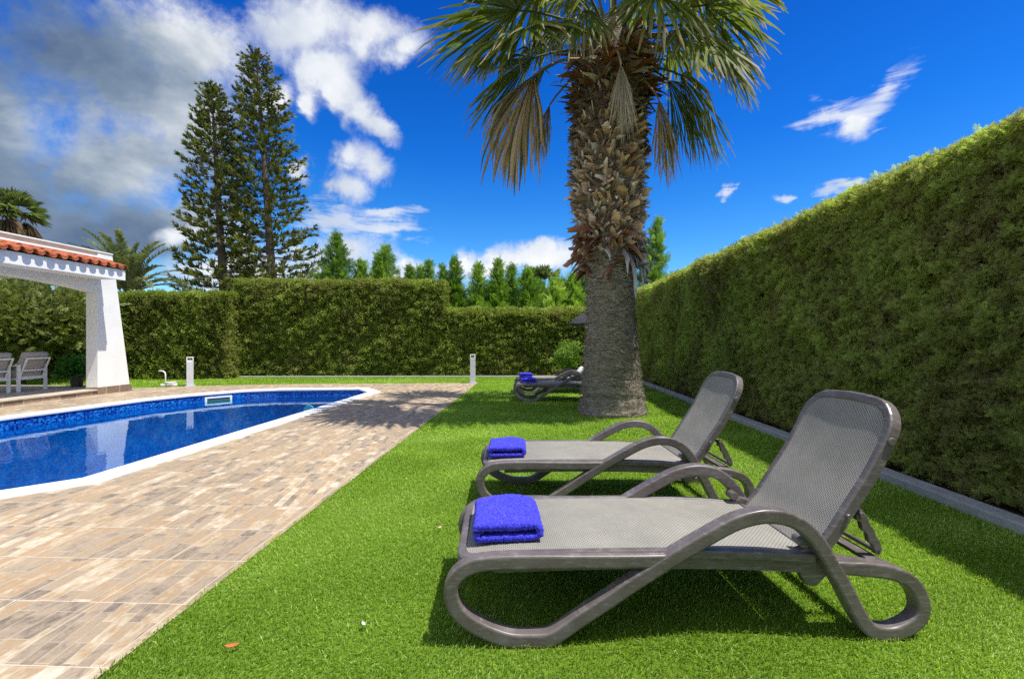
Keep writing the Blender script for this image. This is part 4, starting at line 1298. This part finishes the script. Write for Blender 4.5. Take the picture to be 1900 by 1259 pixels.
def hedge(name, label, origin, rz, length, height, depth, dens, size, mat, tmpl, rough=.10, seed=1, topfun=None, tintbase=.45, wild=.4, nearboost=None):
    """box hedge: local x along its length, local -y is the face towards the garden"""
    root = empty(name, origin, rz, label, 'hedge')
    # woody inside
    m = MB(); m.box(.12, length - .12, .2, depth - .15, -.05, height - .26); m.build('twigs', M_twig, root)
    def surf(k, which):
        if which == 'face':
            x = rng.uniform(0, length, k); z = rng.uniform(0.02, height, k); y = np.zeros(k); nrm_ = np.array([0, -1., 0])
        elif which == 'top':
            x = rng.uniform(0, length, k); y = rng.uniform(0, depth, k); z = np.full(k, height); nrm_ = np.array([0, 0, 1.])
        else:
            x = np.where(rng.random(k) < .5, 0, length); y = rng.uniform(0, depth, k); z = rng.uniform(.02, height, k); nrm_ = None
        return np.stack([x, y, z], 1), nrm_
    PP, DD, SS, TT, ZZ = [], [], [], [], []
    for which, area, f in (('face', length * height, 1.0), ('top', length * depth, .8), ('end', 2 * depth * height, .7)):
        k = int(area * dens * f)
        p, nn_ = surf(k, which)
        if nn_ is None: nn_ = np.where((p[:, 0] < .01)[:, None], np.array([[-1., 0, 0]]), np.array([[1., 0, 0]]))
        else: nn_ = np.repeat(nn_[None], k, 0)
        big = vnoise(p + seed, .55, seed) * .55 + vnoise(p + seed, 1.6, seed + 1) * .45
        fine = vnoise(p + seed, 4.5, seed + 2)
        dep = rough * (big * .9 + fine * .5) - np.abs(rng.normal(0, rough * .75, k))
        # soften the arrises
        if which == 'face':
            e = np.clip((p[:, 2] - (height - .22)) / .22, 0, 1); p[:, 1] += .14 * e ** 2
        if which == 'top':
            e = np.clip((.25 - p[:, 1]) / .25, 0, 1); p[:, 2] -= .12 * e ** 2
            dep = dep * .8 + np.where(rng.random(k) < .06, rng.uniform(0, wild * .07, k), 0)
        p = p + nn_ * dep[:, None]
        if topfun is not None: p[:, 2] *= topfun(p[:, 0])
        d = nn_ * rng.uniform(.2, .9, k)[:, None] + np.array([[0, 0, 1.]]) * rng.uniform(-.2, 1.0, k)[:, None] + rng.normal(0, .6, (k, 3))
        PP.append(p); DD.append(d); SS.append(size * rng.uniform(.65, 1.35, k)); ZZ.append(nn_ + np.array([[0, 0, .35]]) + rng.normal(0, .62, (k, 3)))
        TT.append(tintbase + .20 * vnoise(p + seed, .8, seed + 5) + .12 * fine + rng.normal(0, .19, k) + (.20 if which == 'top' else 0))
    P, D, S, T, Z = (np.concatenate(x) for x in (PP, DD, SS, TT, ZZ))
    if nearboost is not None:
        keep, fac = nearboost(P)
        P, D, S, T, Z = P[keep], D[keep], (S * fac)[keep], T[keep], Z[keep]
    foliage('foliage', root, mat, P, D, S, T, tmpl, Z)
    return root

def nb_right(P):
    # farther stretches need fewer, larger sprays
    d = P[:, 0] - 3.0   # distance ahead of the camera along the hedge
    d = np.maximum(np.abs(d), 2.5)
    p = np.clip((4.2 / d) ** 1.35, .13, 1); keep = rng.random(len(P)) < p
    return keep, np.clip((1 / p) ** .45, 1, 2.4)
# runs along +y; local x -> world y, local y -> world x, so turn by 90 degrees (mirrored) : build with rz=+90, face towards -x means local +y -> -x
def hedge_right():
    r_ = hedge('hedge', 'tall olive green cypress hedge in shade along the right side of the lawn', (3.40, 17.0, 0), R(-90), 20.0, 2.84, 1.5, 11000, .052, M_hedge_cyp, FINE, .12, 3, None, .42, .8,
               lambda P: nb_r2(P))
    return r_
def nb_r2(P):
    d = np.maximum(np.abs(17.0 - P[:, 0]), 2.4)
    p = np.clip((3.6 / d) ** 1.4, .10, 1); p = np.where(17.0 - P[:, 0] < .6, .06, p)
    keep = rng.random(len(P)) < p
    return keep, np.clip((1 / p) ** .42, 1, 2.6)
hedge_right()
hedge('hedge', 'clipped hedge behind the pavilion and grey bollard, lower than the tall middle hedge', (-30.0, 12.05, 0), math.atan2(1.35, 20.8), 20.75, 2.68, 1.2, 640, .085, M_hedge_leaf, CLUST, .14, 21, None, .38)
hedge('hedge', 'tallest section of the clipped back hedge, rising above its two neighbours', (-9.55, 14.06, 0), math.atan2(.5, 6.7), 6.72, 3.17, 1.3, 760, .085, M_hedge_leaf, CLUST, .14, 31, None, .44)
hedge('hedge', 'lowest section of the back hedge, between the tall section and the palm', (-2.86, 14.57, 0), math.atan2(.3, 6.3), 6.6, 2.24, 1.2, 760, .085, M_hedge_leaf, CLUST, .14, 41, None, .46)

# ------------------------------------------------------------------ trees
def cone_tree(x, y, h, rad, mat, seed, label, group, lean=0, size=.30, dens=1.0, name='conifer', tint=.5, base=0.2):
    t = empty(name, (x, y, 0), 0, label, 'tree', group)
    m = MB(); m.tube([(0, 0, -.05), (lean * .3, 0, h * .5), (lean, 0, h * .96)], [.09 * h / 4.5, .05 * h / 4.5, .008], 8); m.build('trunk', M_bark, t, smooth=True)
    r = np.random.default_rng(seed)
    nb_ = int(46 * dens * h / 4.5 * (rad / .5) ** .6); P, D, S, T = [], [], [], []
    for i in range(nb_):
        f = ((i + r.random()) / nb_) ** .9
        a = i * 2.39996 + r.normal(0, .35); env = (1 - f) ** .85 * min(1, .55 + f * 3)
        L = rad * (env * r.uniform(.55, 1.45) + .06)
        dr = np.array([math.cos(a), math.sin(a), 0]); z0 = base + f * (h - base) * .93
        tn = tint + r.normal(0, .12)
        m_ = max(5, int(26 * dens * (.35 + env)))
        q = r.uniform(.1, 1, m_)
        p = np.array([lean * f, 0, z0]) + dr * (q * L)[:, None] + np.array([0, 0, 1.]) * (q * L * r.uniform(.25, .75))[:, None] + r.normal(0, .055 + .05 * env, (m_, 3))
        P.append(p); D.append(dr * .75 + np.array([0, 0, 1.]) * r.uniform(.4, 1.3, (m_, 1)) + r.normal(0, .3, (m_, 3)))
        S.append(size * r.uniform(.55, 1.15, m_) * (.62 + .5 * env)); T.append(tn + .22 * (q - .6) + r.normal(0, .12, m_))
    for k in range(7):
        P.append(np.array([[lean, 0, h - .34 - .06 * k]])); D.append(np.array([[r.normal(0, .25), r.normal(0, .25), 1]])); S.append(np.array([.34])); T.append(np.array([tint + .1]))
    foliage('crown', t, mat, np.concatenate(P), np.concatenate(D), np.concatenate(S), np.concatenate(T), FINE)
    return t
CT = [(-7.38,16.8,5.52,0.91,'broad tallest young conifer just right of the two tall pines'), (-6.59,17.2,4.49,0.66,'blunt young conifer touching the right side of the broad tallest one'),
 (-5.51,16.8,4.99,0.77,'dense pointed conifer, second tallest above the middle of the tall hedge'), (-5.97,17.3,4.75,0.5,'thin conifer leaning against the left of the second tallest conifer'),
 (-4.58,16.8,4.22,0.42,'small conifer above the hedge, left one of a close short pair'), (-4.27,17.1,4.24,0.34,'slim conifer, right one of the close short pair'),
 (-3.86,16.8,4.42,0.40,'spindly pale conifer over the right end of the tall hedge'), (-3.40,17.2,4.24,0.36,'thin open topped conifer beside the step in the back hedge'),
 (-2.88,16.8,4.50,0.54,'neat dark cone conifer just past the step where the hedge drops'), (-1.98,16.8,4.28,0.52,'narrow spired conifer right of the neat dark cone'),
 (-1.22,16.8,4.42,0.50,'ragged grey green conifer near the centre of the low hedge'), (-0.75,17.3,4.28,0.46,'ragged conifer merging with its right neighbour behind the low hedge'),
 (-0.10,16.8,4.09,0.68,'rounded bright green conifer left of the small distant palm'), (0.90,16.6,3.62,0.75,'low bright yellow green conifer below the small distant palm'),
 (1.54,16.8,3.82,0.66,'bright bushy conifer close to the left edge of the palm trunk'), (1.98,17.2,4.42,0.56,'dark conifer touching the palm trunk under its ragged skirt'),
 (-8.25,17.2,3.95,0.8,'low dark conifer at the foot of the right tall pine'), (-3.1,18.2,3.75,1.0,'low conifer filling the gap behind the neat dark cone'), (-4.9,18.0,3.9,1.0,'low conifer behind the close short pair'), (0.3,18.2,3.8,1.0,'low conifer behind the rounded bright green one'), (-1.6,18.4,3.7,1.0,'low conifer filling the gap beside the narrow spired one'), (-6.3,18.3,4.1,1.0,'low conifer behind the blunt one near the tall pines'), (1.25,18.6,3.9,1.0,'low conifer behind the low bright yellow green one')]
for i, (x, y, h, r_, lab) in enumerate(CT):
    cone_tree(x, y, h, r_ * 1.28, M_conifer, 50 + i, lab, 'young conifers behind the back hedge', 0, .31, 1.8, tint=.27 + .11 * ((i * 7) % 4) + (.18 if i in (12, 13, 14) else 0))
cone_tree(4.35, 17.6, 6.15, .85, M_conifer, 90, 'tall leaning conifer showing right of the palm trunk above the hedge corner', None, .55, .40, 1.35, tint=.52)

def araucaria(x, y, h, rad, lean, seed, label):
    t = empty('norfolk_pine', (x, y, 0), 0, label, 'tree', 'tall tiered pines behind the hedge')
    r = np.random.default_rng(seed)
    m = MB()
    zs = np.linspace(0, 1, 12)
    m.tube([(lean * z, 0, z * h - .1) for z in zs], [.30 * (1 - z) ** .85 + .02 for z in zs], 10)
    P, D, S, T = [], [], [], []
    z = 2.2
    while z < h - .25:
        f = z / h
        n = int(r.integers(6, 8)); a0 = r.uniform(0, 6.28)
        env = rad * np.interp(f, [0, .15, .35, .6, .8, .92, 1], [1.0, 1.0, .90, .72, .52, .34, .12])
        for k in range(n):
            a = a0 + 2 * math.pi * k / n + r.normal(0, .16)
            L = env * r.uniform(.78, 1.12)
            if r.random() < .06: continue
            # limb goes out, sags, then turns up
            pts = []
            for s in np.linspace(0, 1, 6):
                dz = (-.10 * s + .26 * s ** 3) * L + (.35 * s * L * max(0, f - .55) * 1.8)
                pts.append((lean * f + math.cos(a) * L * s, math.sin(a) * L * s, z + dz))
            m.tube(pts, [.030 * (1 - f) + .014 - (.022 * (1 - f) + .006) * s for s in np.linspace(0, 1, 6)], 4, cap=False)
            # foxtail tufts crowd the outer part
            st = np.interp(f, [0, .5, .85, 1], [.45, .36, .2, .1])
            nt = int(np.interp(L, [.3, 1, 3], [6, 11, 18]))
            for j in range(nt):
                s = st + (1 - st) * (j + r.random()) / nt
                i0 = min(4, int(s * 5)); q = s * 5 - i0
                p = np.array(pts[i0]) * (1 - q) + np.array(pts[i0 + 1]) * q
                lat = np.array([-math.sin(a), math.cos(a), 0]) * r.normal(0, .14 * L * .5) * (.4 + .6 * (1 - abs(s - .75)))
                P.append(p + lat + np.array([0, 0, r.normal(.02, .05)]))
                D.append((math.cos(a) * .8 + r.normal(0, .3) + lat[0] * .8, math.sin(a) * .8 + r.normal(0, .3) + lat[1] * .8, r.uniform(.25, 1.1)))
                S.append(r.uniform(.32, .56) * np.interp(f, [0, .8, 1], [1.05, .85, .6])); T.append(.46 + r.normal(0, .24) + .22 * (1 - f) * (r.random() < .5))
        z += np.interp(f, [0, .5, 1], [.56, .46, .28]) * r.uniform(.9, 1.1)
    # leader
    for j in range(14):
        P.append(np.array([lean, 0, h - .1 - j * .06])); D.append((r.normal(0, .5), r.normal(0, .5), 1)); S.append(.4); T.append(.5)
    m.build('trunk', M_bark, t)
    # a tuft: seven slim curved spindles in a fan
    V, F = [], []
    rr = np.random.default_rng(5)
    for i in range(9):
        d = norm(np.array([[rr.normal(0, .34), 1, rr.normal(.1, .28)]]))[0]; l = rr.uniform(.6, 1.0)
        s = norm(np.cross(d, np.array([.3, .2, 1]))[None])[0]; n2 = np.cross(s, d)
        b = len(V); p = np.array([rr.normal(0, .05), rr.uniform(-.15, .2), rr.normal(0, .05)])
        w_ = .055
        V += [p, p + d * l * .5 + s * w_, p + d * l * .5 - s * w_ * .6 + n2 * w_, p + d * l * .5 - s * w_ * .6 - n2 * w_, p + d * l + np.array([0, 0, .12])]
        F += [(b, b + 1, b + 2), (b, b + 2, b + 3), (b, b + 3, b + 1), (b + 4, b + 2, b + 1), (b + 4, b + 3, b + 2), (b + 4, b + 1, b + 3)]
    foliage('crown', t, M_pine, np.array(P), np.array(D), np.array(S), np.array(T), (np.array(V), [np.array(F)]))
araucaria(-18.0, 26, 16.5, 2.55, -1.05, 7, 'shorter left one of two tall tiered pines, trunk bare between branches')
araucaria(-15.25, 26.5, 18.7, 2.95, -1.35, 8, 'taller fuller right one of two tall tiered pines')

def feather_palm(x, y, z0, n, L, seed, label, mat, up=.9, tr=.22):
    t = empty('date_palm', (x, y, 0), 0, label, 'palm tree')
    r = np.random.default_rng(seed)
    m = MB(); m.tube([(0, 0, -.1), (0, 0, z0 * .5), (0, 0, z0)], [tr * 1.2, tr, tr * 1.1], 12); m.build('trunk', M_bark, t, smooth=True)
    for i in range(n):
        a = 2 * math.pi * (i * .381966) ; e = R(r.uniform(38, 86)) if i else R(85)
        d = np.array([math.cos(a) * math.cos(e), math.sin(a) * math.cos(e), math.sin(e)])
        p = np.array([0, 0, z0 - .05]) + d * .1; pts = [p]; l = L * r.uniform(.8, 1.1); ds = [d]
        for s in range(12):
            d = norm((d + np.array([0, 0, -.075]) * (1 + s * .12))[None])[0]; p = p + d * l / 12; pts.append(p); ds.append(d)
        V, F, T = [], [], []
        k = 46
        for j in range(k):
            s = .14 + .86 * j / k; q = s * 12; i0 = min(11, int(q)); q -= i0
            b0 = pts[i0] * (1 - q) + pts[i0 + 1] * q; dd = ds[i0 + 1]
            sd = norm(np.cross(dd, [0, 0, 1.])[None])[0]; up_ = np.cross(sd, dd)
            ll = .31 * L / 2.4 * math.sin(math.pi * min(1, .18 + s * .75)) ** .7 * r.uniform(.85, 1.1)
            for sx in (-1, 1):
                ld = norm((sd * sx * .75 + dd * .8 + up_ * .42 + np.array([0, 0, -.12]) + r.normal(0, .07, 3))[None])[0]
                wv = norm(np.cross(ld, up_)[None])[0] * .021 * L / 2.4
                b = len(V); V += [b0 - wv, b0 + wv, b0 + ld * ll * .5 + wv * 1.1, b0 + ld * ll + np.array([0, 0, -.04]), b0 + ld * ll * .5 - wv * 1.1]
                F += [(b, b + 1, b + 2), (b, b + 2, b + 4), (b + 4, b + 2, b + 3)]
                T += [r.uniform(.25, .85)] * 5
        # midrib as a thin strip
        for j in range(12):
            sd = norm(np.cross(ds[j], [0, 0, 1.])[None])[0] * (.022 * (1 - j / 13))
            b = len(V); V += [pts[j] - sd, pts[j] + sd, pts[j + 1] + sd * .9, pts[j + 1] - sd * .9, (pts[j] + pts[j + 1]) / 2 - np.array([0, 0, .02])]
            F += [(b, b + 1, b + 2), (b, b + 2, b + 3), (b, b + 4, b + 1)]; T += [.8] * 5
        mesh_np('frond', np.array(V), [np.array(F)], mat, t, attrs={'tint': np.array(T)})
feather_palm(-16.3, 17.5, 2.95, 40, 2.65, 3, 'feathery date palm above the hedge beside the white pavilion', M_date)

def small_fan_palm(x, y, z0, n, R_, seed, label, dead, spr=1.2):
    t = empty('distant_palm', (x, y, 0), 0, label, 'palm tree')
    r = np.random.default_rng(seed)
    m = MB(); m.tube([(0, 0, -.1), (0, 0, z0)], [.2, .16], 10); m.build('trunk', M_bark, t, smooth=True)
    V, F, C = [], [], []
    for i in range(n):
        a = r.uniform(0, 6.28); e = R(r.uniform(-85, -40)) if dead and i > n * .45 else R(r.uniform(-15, 80) if dead else r.uniform(35, 88))
        d = np.array([math.cos(a) * math.cos(e), math.sin(a) * math.cos(e), math.sin(e)])
        h0 = np.array([0, 0, z0]); H = h0 + d * R_ * .42 + np.array([0, 0, .1])
        sd = norm(np.cross(d, [0, 0, 1.])[None])[0]; up_ = np.cross(sd, d)
        isd = dead and i > n * .45
        c = np.array([.32, .235, .16]) * r.uniform(.5, 1.1) if isd else np.array([.20, .25, .085]) * r.uniform(.6, 1.4)
        b = len(V); w0 = sd * .02; V += [h0 - w0, h0 + w0, H + w0 * .5, H - w0 * .5]; F += [(b, b + 1, b + 2), (b, b + 2, b + 3)]; C += [c * .9] * 4
        for ph in np.linspace(-spr, spr, 17):
            ld = norm((d * math.cos(ph) + sd * math.sin(ph) + r.normal(0, .08, 3))[None])[0]; ll = R_ * .58 * (1 - .3 * abs(ph) / spr)
            p1 = H + ld * ll * .5; p2 = H + ld * ll + np.array([0, 0, -(.14 if not isd else .25) * R_])
            wv = norm(np.cross(ld, up_)[None])[0] * .03 * R_
            b = len(V); V += [H, p1 - wv, p2, p1 + wv]; F += [(b, b + 1, b + 2), (b, b + 2, b + 3)]; C += [c] * 4
    mesh_np('crown', np.array(V), [np.array(F)], M_frond, t, cols={'Col': np.array(C)})
small_fan_palm(.55, 19.5, 3.0, 18, 1.65, 4, 'small distant fan palm poking up among the conifers', False, .42)
small_fan_palm(-24.5, 20.2, 7.1, 100, 1.45, 6, 'shaggy palm with hanging dead leaves behind the pavilion roof', True)

def bushy(name, x, y, z0, h, rad, mat, seed, label, cat, tmpl, n, size, branches=9, tint=.5):
    t = empty(name, (x, y, 0), 0, label, cat)
    r = np.random.default_rng(seed); m = MB()
    m.tube([(0, 0, -.05), (.05, 0, z0 * .5), (0, .03, z0)], [.10, .08, .07], 9)
    cl = []
    for i in range(branches):
        a = 2 * math.pi * i / branches + r.normal(0, .3); e = r.uniform(.35, 1.3); l = rad * r.uniform(.7, 1.15)
        p0 = np.array([0, 0, z0 * r.uniform(.75, 1.05)]); tip = np.array([math.cos(a) * math.cos(e) * l, math.sin(a) * math.cos(e) * l, z0 + math.sin(e) * (h - z0) * r.uniform(.75, 1.05)])
        mid = (p0 + tip) / 2 + np.array([0, 0, .15]) + r.normal(0, .06, 3)
        m.tube([tuple(p0), tuple(mid), tuple(tip)], [.045, .025, .006], 6, cap=False)
        for q in np.linspace(.35, 1.0, 5): cl.append((1 - q) ** 2 * p0 + 2 * q * (1 - q) * mid + q * q * tip)
    m.build('trunk', M_bark, t, smooth=True)
    cl = np.array(cl); k = n
    c = cl[r.integers(0, len(cl), k)]; off = r.normal(0, 1, (k, 3)) * np.array([.26, .26, .20]) * rad / 1.2
    P = c + off; P[:, 2] = np.maximum(P[:, 2], .1)
    D = off + np.array([0, 0, .25]) + r.normal(0, .25, (k, 3))
    foliage('crown', t, mat, P, D, size * r.uniform(.6, 1.3, k), tint + r.normal(0, .18, k), tmpl)
    return t
bushy('garden_tree', -14.0, 11.75, 1.05, 2.75, 1.75, M_olive, 2, 'feathery pale green garden tree seen through the pavilion arch', 'tree', SPRAY_S, 5200, .26, 13)
bushy('shrub', 1.12, 13.9, .25, 1.15, .5, M_bright, 12, 'light green shrub in front of the low hedge, left of the palm trunk', 'shrub', CLUST2, 700, .11, 8, .6)

# ------------------------------------------------------------------ pavilion
PX = -9.52
pav = empty('pavilion', (0, 0, 0), 0, 'white arched poolside pavilion with terracotta eave tiles', 'pavilion')
m = MB(); m.box(-14.0, PX - .012, 2.6, 10.25, -.05, .095); m.build('terrace', M_stone, pav)
m = MB(); m.box(-14.02, PX + .012, 2.58, 10.27, .0952, .125); m.build('terrace_floor', M_floor, pav, bevel=.004)
pil = MB(); pil.prism([(9.485, .126), (10.28, .126), (9.925, 2.59), (9.83, 3.135), (9.485, 3.135)], 0, PX - .27, PX)
pil = pil.build('pillar', M_white, pav, bevel=.006)
m = MB(); m.prism([(9.475, -.02), (10.32, -.02), (10.30, .165), (9.475, .165)], 0, PX - .285, PX + .016); m.build('plinth', M_stone, pil)
pil2 = MB(); pil2.prism([(3.28, .126), (4.08, .126), (4.08, 3.135), (3.74, 3.135), (3.64, 2.59)], 0, PX - .27, PX)
pil2 = pil2.build('pillar', M_white, pav, bevel=.006)
m = MB(); m.prism([(3.24, -.02), (4.09, -.02), (4.09, .165), (3.26, .165)], 0, PX - .285, PX + .016); m.build('plinth', M_stone, pil2)
arch = [(9.4845, 3.135), (4.0805, 3.135), (4.0805, 2.252)]
for t in np.linspace(0, 1, 25)[1:-1]:
    y = 4.0805 + t * 5.404; arch.append((y, 2.252 + .172 * (1 - abs(2 * t - 1) ** 2.4)))
arch.append((9.4845, 2.252))
m = MB(); m.prism(arch, 0, PX - .268, PX - .002); m.build('arch_wall', M_white, pav)
m = MB(); m.box(PX - .0015, PX + .02, 3.7, 9.46, 3.055, 3.1345); m.build('parapet_band', M_brown, pav)
m = MB(); m.box(PX - .29, PX + .014, 3.6, 9.84, 3.136, 3.165); m.build('parapet_cap', M_white, pav, bevel=.004)
m = MB(); m.box(-13.9, PX - .28, 3.6, 9.83, 2.62, 2.78); m.build('roof_slab', M_white, pav)
# rear posts carrying the slab
for yy in (3.75, 9.6):
    m = MB(); m.box(-13.85, -13.55, yy - .13, yy + .13, .126, 2.619); m.build('rear_post', M_white, pav, bevel=.006)
# eave: sloping body with upright fascia
EY0, EY1 = 3.2, 9.50
m = MB(); m.prism([(PX + .0005, 2.535), (-8.93, 2.535), (-8.93, 2.70), (PX + .0005, 2.89)], 1, EY0 + .01, EY1 - .01); m.build('eave', M_white, pav)
m = MB(); m.box(-8.929, -8.90, EY0, EY1, 2.512, 2.735); m.build('fascia', M_white, pav, bevel=.003)
# barrel tiles
def tiles():
    V, F = [], []
    def half(y, x0, z0, x1, z1, r0, r1, convex, th=.014, n=8):
        b = len(V)
        for (x, z, r) in ((x0, z0, r0), (x1, z1, r1)):
            for rr in (r, r - th):
                for k in range(n + 1):
                    a = math.pi * k / n
                    V.append((x, y + rr * math.cos(a), z + (rr * math.sin(a) if convex else -rr * math.sin(a))))
        s = n + 1
        def q(a, b2, c, d): F.append((b + a, b + b2, b + c, b + d))
        for k in range(n):
            q(k, k + 1, 2 * s + k + 1, 2 * s + k); q(s + k, 3 * s + k, 3 * s + k + 1, s + k + 1)
            q(k, s + k, s + k + 1, k + 1); q(2 * s + k, 2 * s + k + 1, 3 * s + k + 1, 3 * s + k)
        q(0, 2 * s, 3 * s, s); q(n, s + n, 3 * s + n, 2 * s + n)
    pitch = .2
    k = int((EY1 - EY0) / pitch)
    for i in range(k + 1):
        y = EY1 - .06 - i * pitch
        def P(s): return (-8.832 + (PX + .02 + 8.832) * s, 2.745 + (2.93 - 2.745) * s)
        for (s0, s1) in ((0, .52), (.46, 1.0)):
            jz = rng.normal(0, .004); jx = rng.normal(0, .008)
            a, b2 = P(s0), P(s1)
            half(y + rng.normal(0, .004), a[0] + jx, a[1] + .022 + jz + (.012 if s0 else 0), b2[0], b2[1] + .022 + jz, .073, .062, True)
            half(y - pitch / 2, a[0] + jx + .012, a[1] + .062 + jz, b2[0], b2[1] + .062 + jz, .07, .078, False)
    mesh_np('roof_tile', np.array(V), [np.array(F)], M_terra, pav)
tiles()
m = MB(); m.prism([(-8.945, 2.7355), (PX + .03, 2.915), (PX + .03, 2.895), (-8.945, 2.7154)], 1, EY0 + .005, EY1 - .005)
m.build('mortar_bed', plain('pale_mortar', (.55, .5, .45), .9, .2, 20), pav)
m = MB(); m.box(PX + .0005, PX + .06, EY0, EY1 + .02, 3.0, 3.045); m.build('flashing', M_white, pav, bevel=.01)

# chairs on the terrace
def armchair():
    t = empty('terrace_chair')
    # local: +x back, seat towards -x, y across
    for sx in (0, -.58):
        for sy in (-.275, .275):
            m = MB(); m.box(sx - .025, sx + .025, sy - .02, sy + .02, .0, .535); m.build('leg', M_whitepaint, t, bevel=.003)
    for sy in (-.275, .275):
        m = MB(); m.box(-.62, .03, sy - .03, sy + .03, .5355, .56); m.build('armrest', M_whitepaint, t, bevel=.003)
    m = MB()
    for sy in (-.255, .255): m.box(-.55, -.0, sy - .012, sy + .012, .25, .29)
    m.box(-.56, -.53, -.2425, .2425, .25, .29); m.box(-.03, 0, -.2425, .2425, .25, .29)
    m.build('seat_frame', M_whitepaint, t)
    m = MB()
    bl, tl = Vector((-.02, 0, .30)), Vector((.13, 0, .695))
    for sy in (-1, 1): m.bar(bl + Vector((0, sy * .235, 0)), tl + Vector((0, sy * .235, 0)), .03, .02)
    for q in (.0, .36, 1.0):
        c = bl.lerp(tl, q); m.bar(c + Vector((0, -.25, 0)), c + Vector((0, .25, 0)), .02, .032)
    m.build('back_frame', M_whitepaint, t, bevel=.002)
    m = MB(); m.box(-.56, -.03, -.24, .24, .292, .42); m.build('seat_cushion', M_cushion, t, bevel=.035, seg=3, smooth=True)
    m = MB(); M = Matrix.Translation((-.035, 0, .34)) @ Matrix.Rotation(math.atan2(.15, .395), 4, 'Y')
    m.box(-.13, -.012, -.255, .255, .0, .49, M); m.build('back_cushion', M_cushion, t, bevel=.04, seg=3, smooth=True)
    return t
ch = armchair()
ch.location = (-10.66, 9.17, .125); ch.rotation_euler = (0, 0, R(4)); tag(ch, 'white framed grey cushioned chair nearest the pavilion pillar', 'chair', 'chairs on the terrace')
c2 = copy_tree(ch); c2.location = (-10.72, 8.52, .125); c2.rotation_euler = (0, 0, R(4)); c2['label'] = 'white framed grey cushioned chair cut by the left picture edge'

pp = empty('potted_plant', (-10.52, 9.98, .125), 0, 'small leafy plant in a dark pot beside the white pillar', 'plant')
m = MB(); m.lathe([(.10, 0), (.13, .22), (.14, .225), (.14, .25), (.12, .25), (.12, .22)], n=20); m.build('pot', M_pot, pp)
k = 150
a = rng.uniform(0, 6.28, k); e = rng.uniform(.1, 1.4, k); rr = rng.uniform(.08, .36, k)
P = np.stack([np.cos(a) * np.cos(e) * rr - .05, np.sin(a) * np.cos(e) * rr, .30 + np.sin(e) * rr * 1.05], 1)
foliage('foliage', pp, M_darkleaf, P, np.stack([np.cos(a), np.sin(a), rng.uniform(-.2, 1, k)], 1), rng.uniform(.12, .22, k), rng.uniform(.2, .9, k), CLUST2)
m = MB()
for i in range(5): m.tube([(0, 0, .2), (math.cos(i * 1.26) * .05, math.sin(i * 1.26) * .05, .38)], .008, 5)
m.build('stem', M_darkleaf, pp)

# ------------------------------------------------------------------ bollard lights and the standpipe
def bollard(x, y, a, label, h=.76, s=.135):
    t = empty('bollard_light', (x, y, .006), R(a), label, 'bollard light', 'grey bollard lights')
    m = MB(); m.box(-s / 2 - .035, s / 2 + .035, -s / 2 - .035, s / 2 + .035, 0, .014); m.build('base_plate', M_greypost, t, bevel=.003)
    m = MB(); m.box(-s / 2, s / 2, -s / 2, s / 2, .0145, h - .115); m.build('post', M_greypost, t, bevel=.006)
    m = MB()
    for sx in (-1, 1):
        for sy in (-1, 1): m.box(sx * s / 2 - sx * .02, sx * s / 2, sy * s / 2 - sy * .02, sy * s / 2, h - .1145, h - .02) if False else m.box(min(sx * (s / 2 - .02), sx * s / 2), max(sx * (s / 2 - .02), sx * s / 2), min(sy * (s / 2 - .02), sy * s / 2), max(sy * (s / 2 - .02), sy * s / 2), h - .1145, h - .02)
    m.box(-s / 2 + .021, s / 2 - .021, -s / 2 + .021, s / 2 - .021, h - .114, h - .085)
    m.box(-s / 2, s / 2, -s / 2, s / 2, h - .0195, h)
    hd = m.build('lamp_head', M_whitepaint, t)
    m = MB(); m.tube([(0, 0, h - .085), (0, 0, h - .022)], .036, 14); m.build('lens', plain('grey_lens', (.25, .26, .30), .2), hd, smooth=True)
bollard(-8.87, 11.33, 38, 'square grey bollard light left of the pool, beside the standpipe', .76, .15)
bollard(-1.62, 12.47, 4, 'slim pale bollard light at the far corner of the tiles', .80, .14)
sp_ = empty('standpipe', (-9.42, 11.2, 0), R(10), 'small white garden standpipe with coiled hose by the grey bollard', 'standpipe')
m = MB(); m.tube([(0, 0, 0), (0, 0, .30), (-.015, 0, .37), (-.06, 0, .405), (-.16, 0, .41)], .016, 10); m.build('pipe', M_whitepaint, sp_, smooth=True)
m = MB()
pts = [(.12 + .12 * math.cos(t_), .02 + .10 * math.sin(t_), .05 + .004 * t_) for t_ in np.linspace(0, 19, 90)]
m.tube(pts, .014, 6); m.build('hose', plain('off_white_hose', (.62, .63, .6), .5), sp_, smooth=True)
m = MB(); m.box(-.10, .26, -.05, .05, .02, .075); m.build('bracket', M_whitepaint, sp_, bevel=.01)
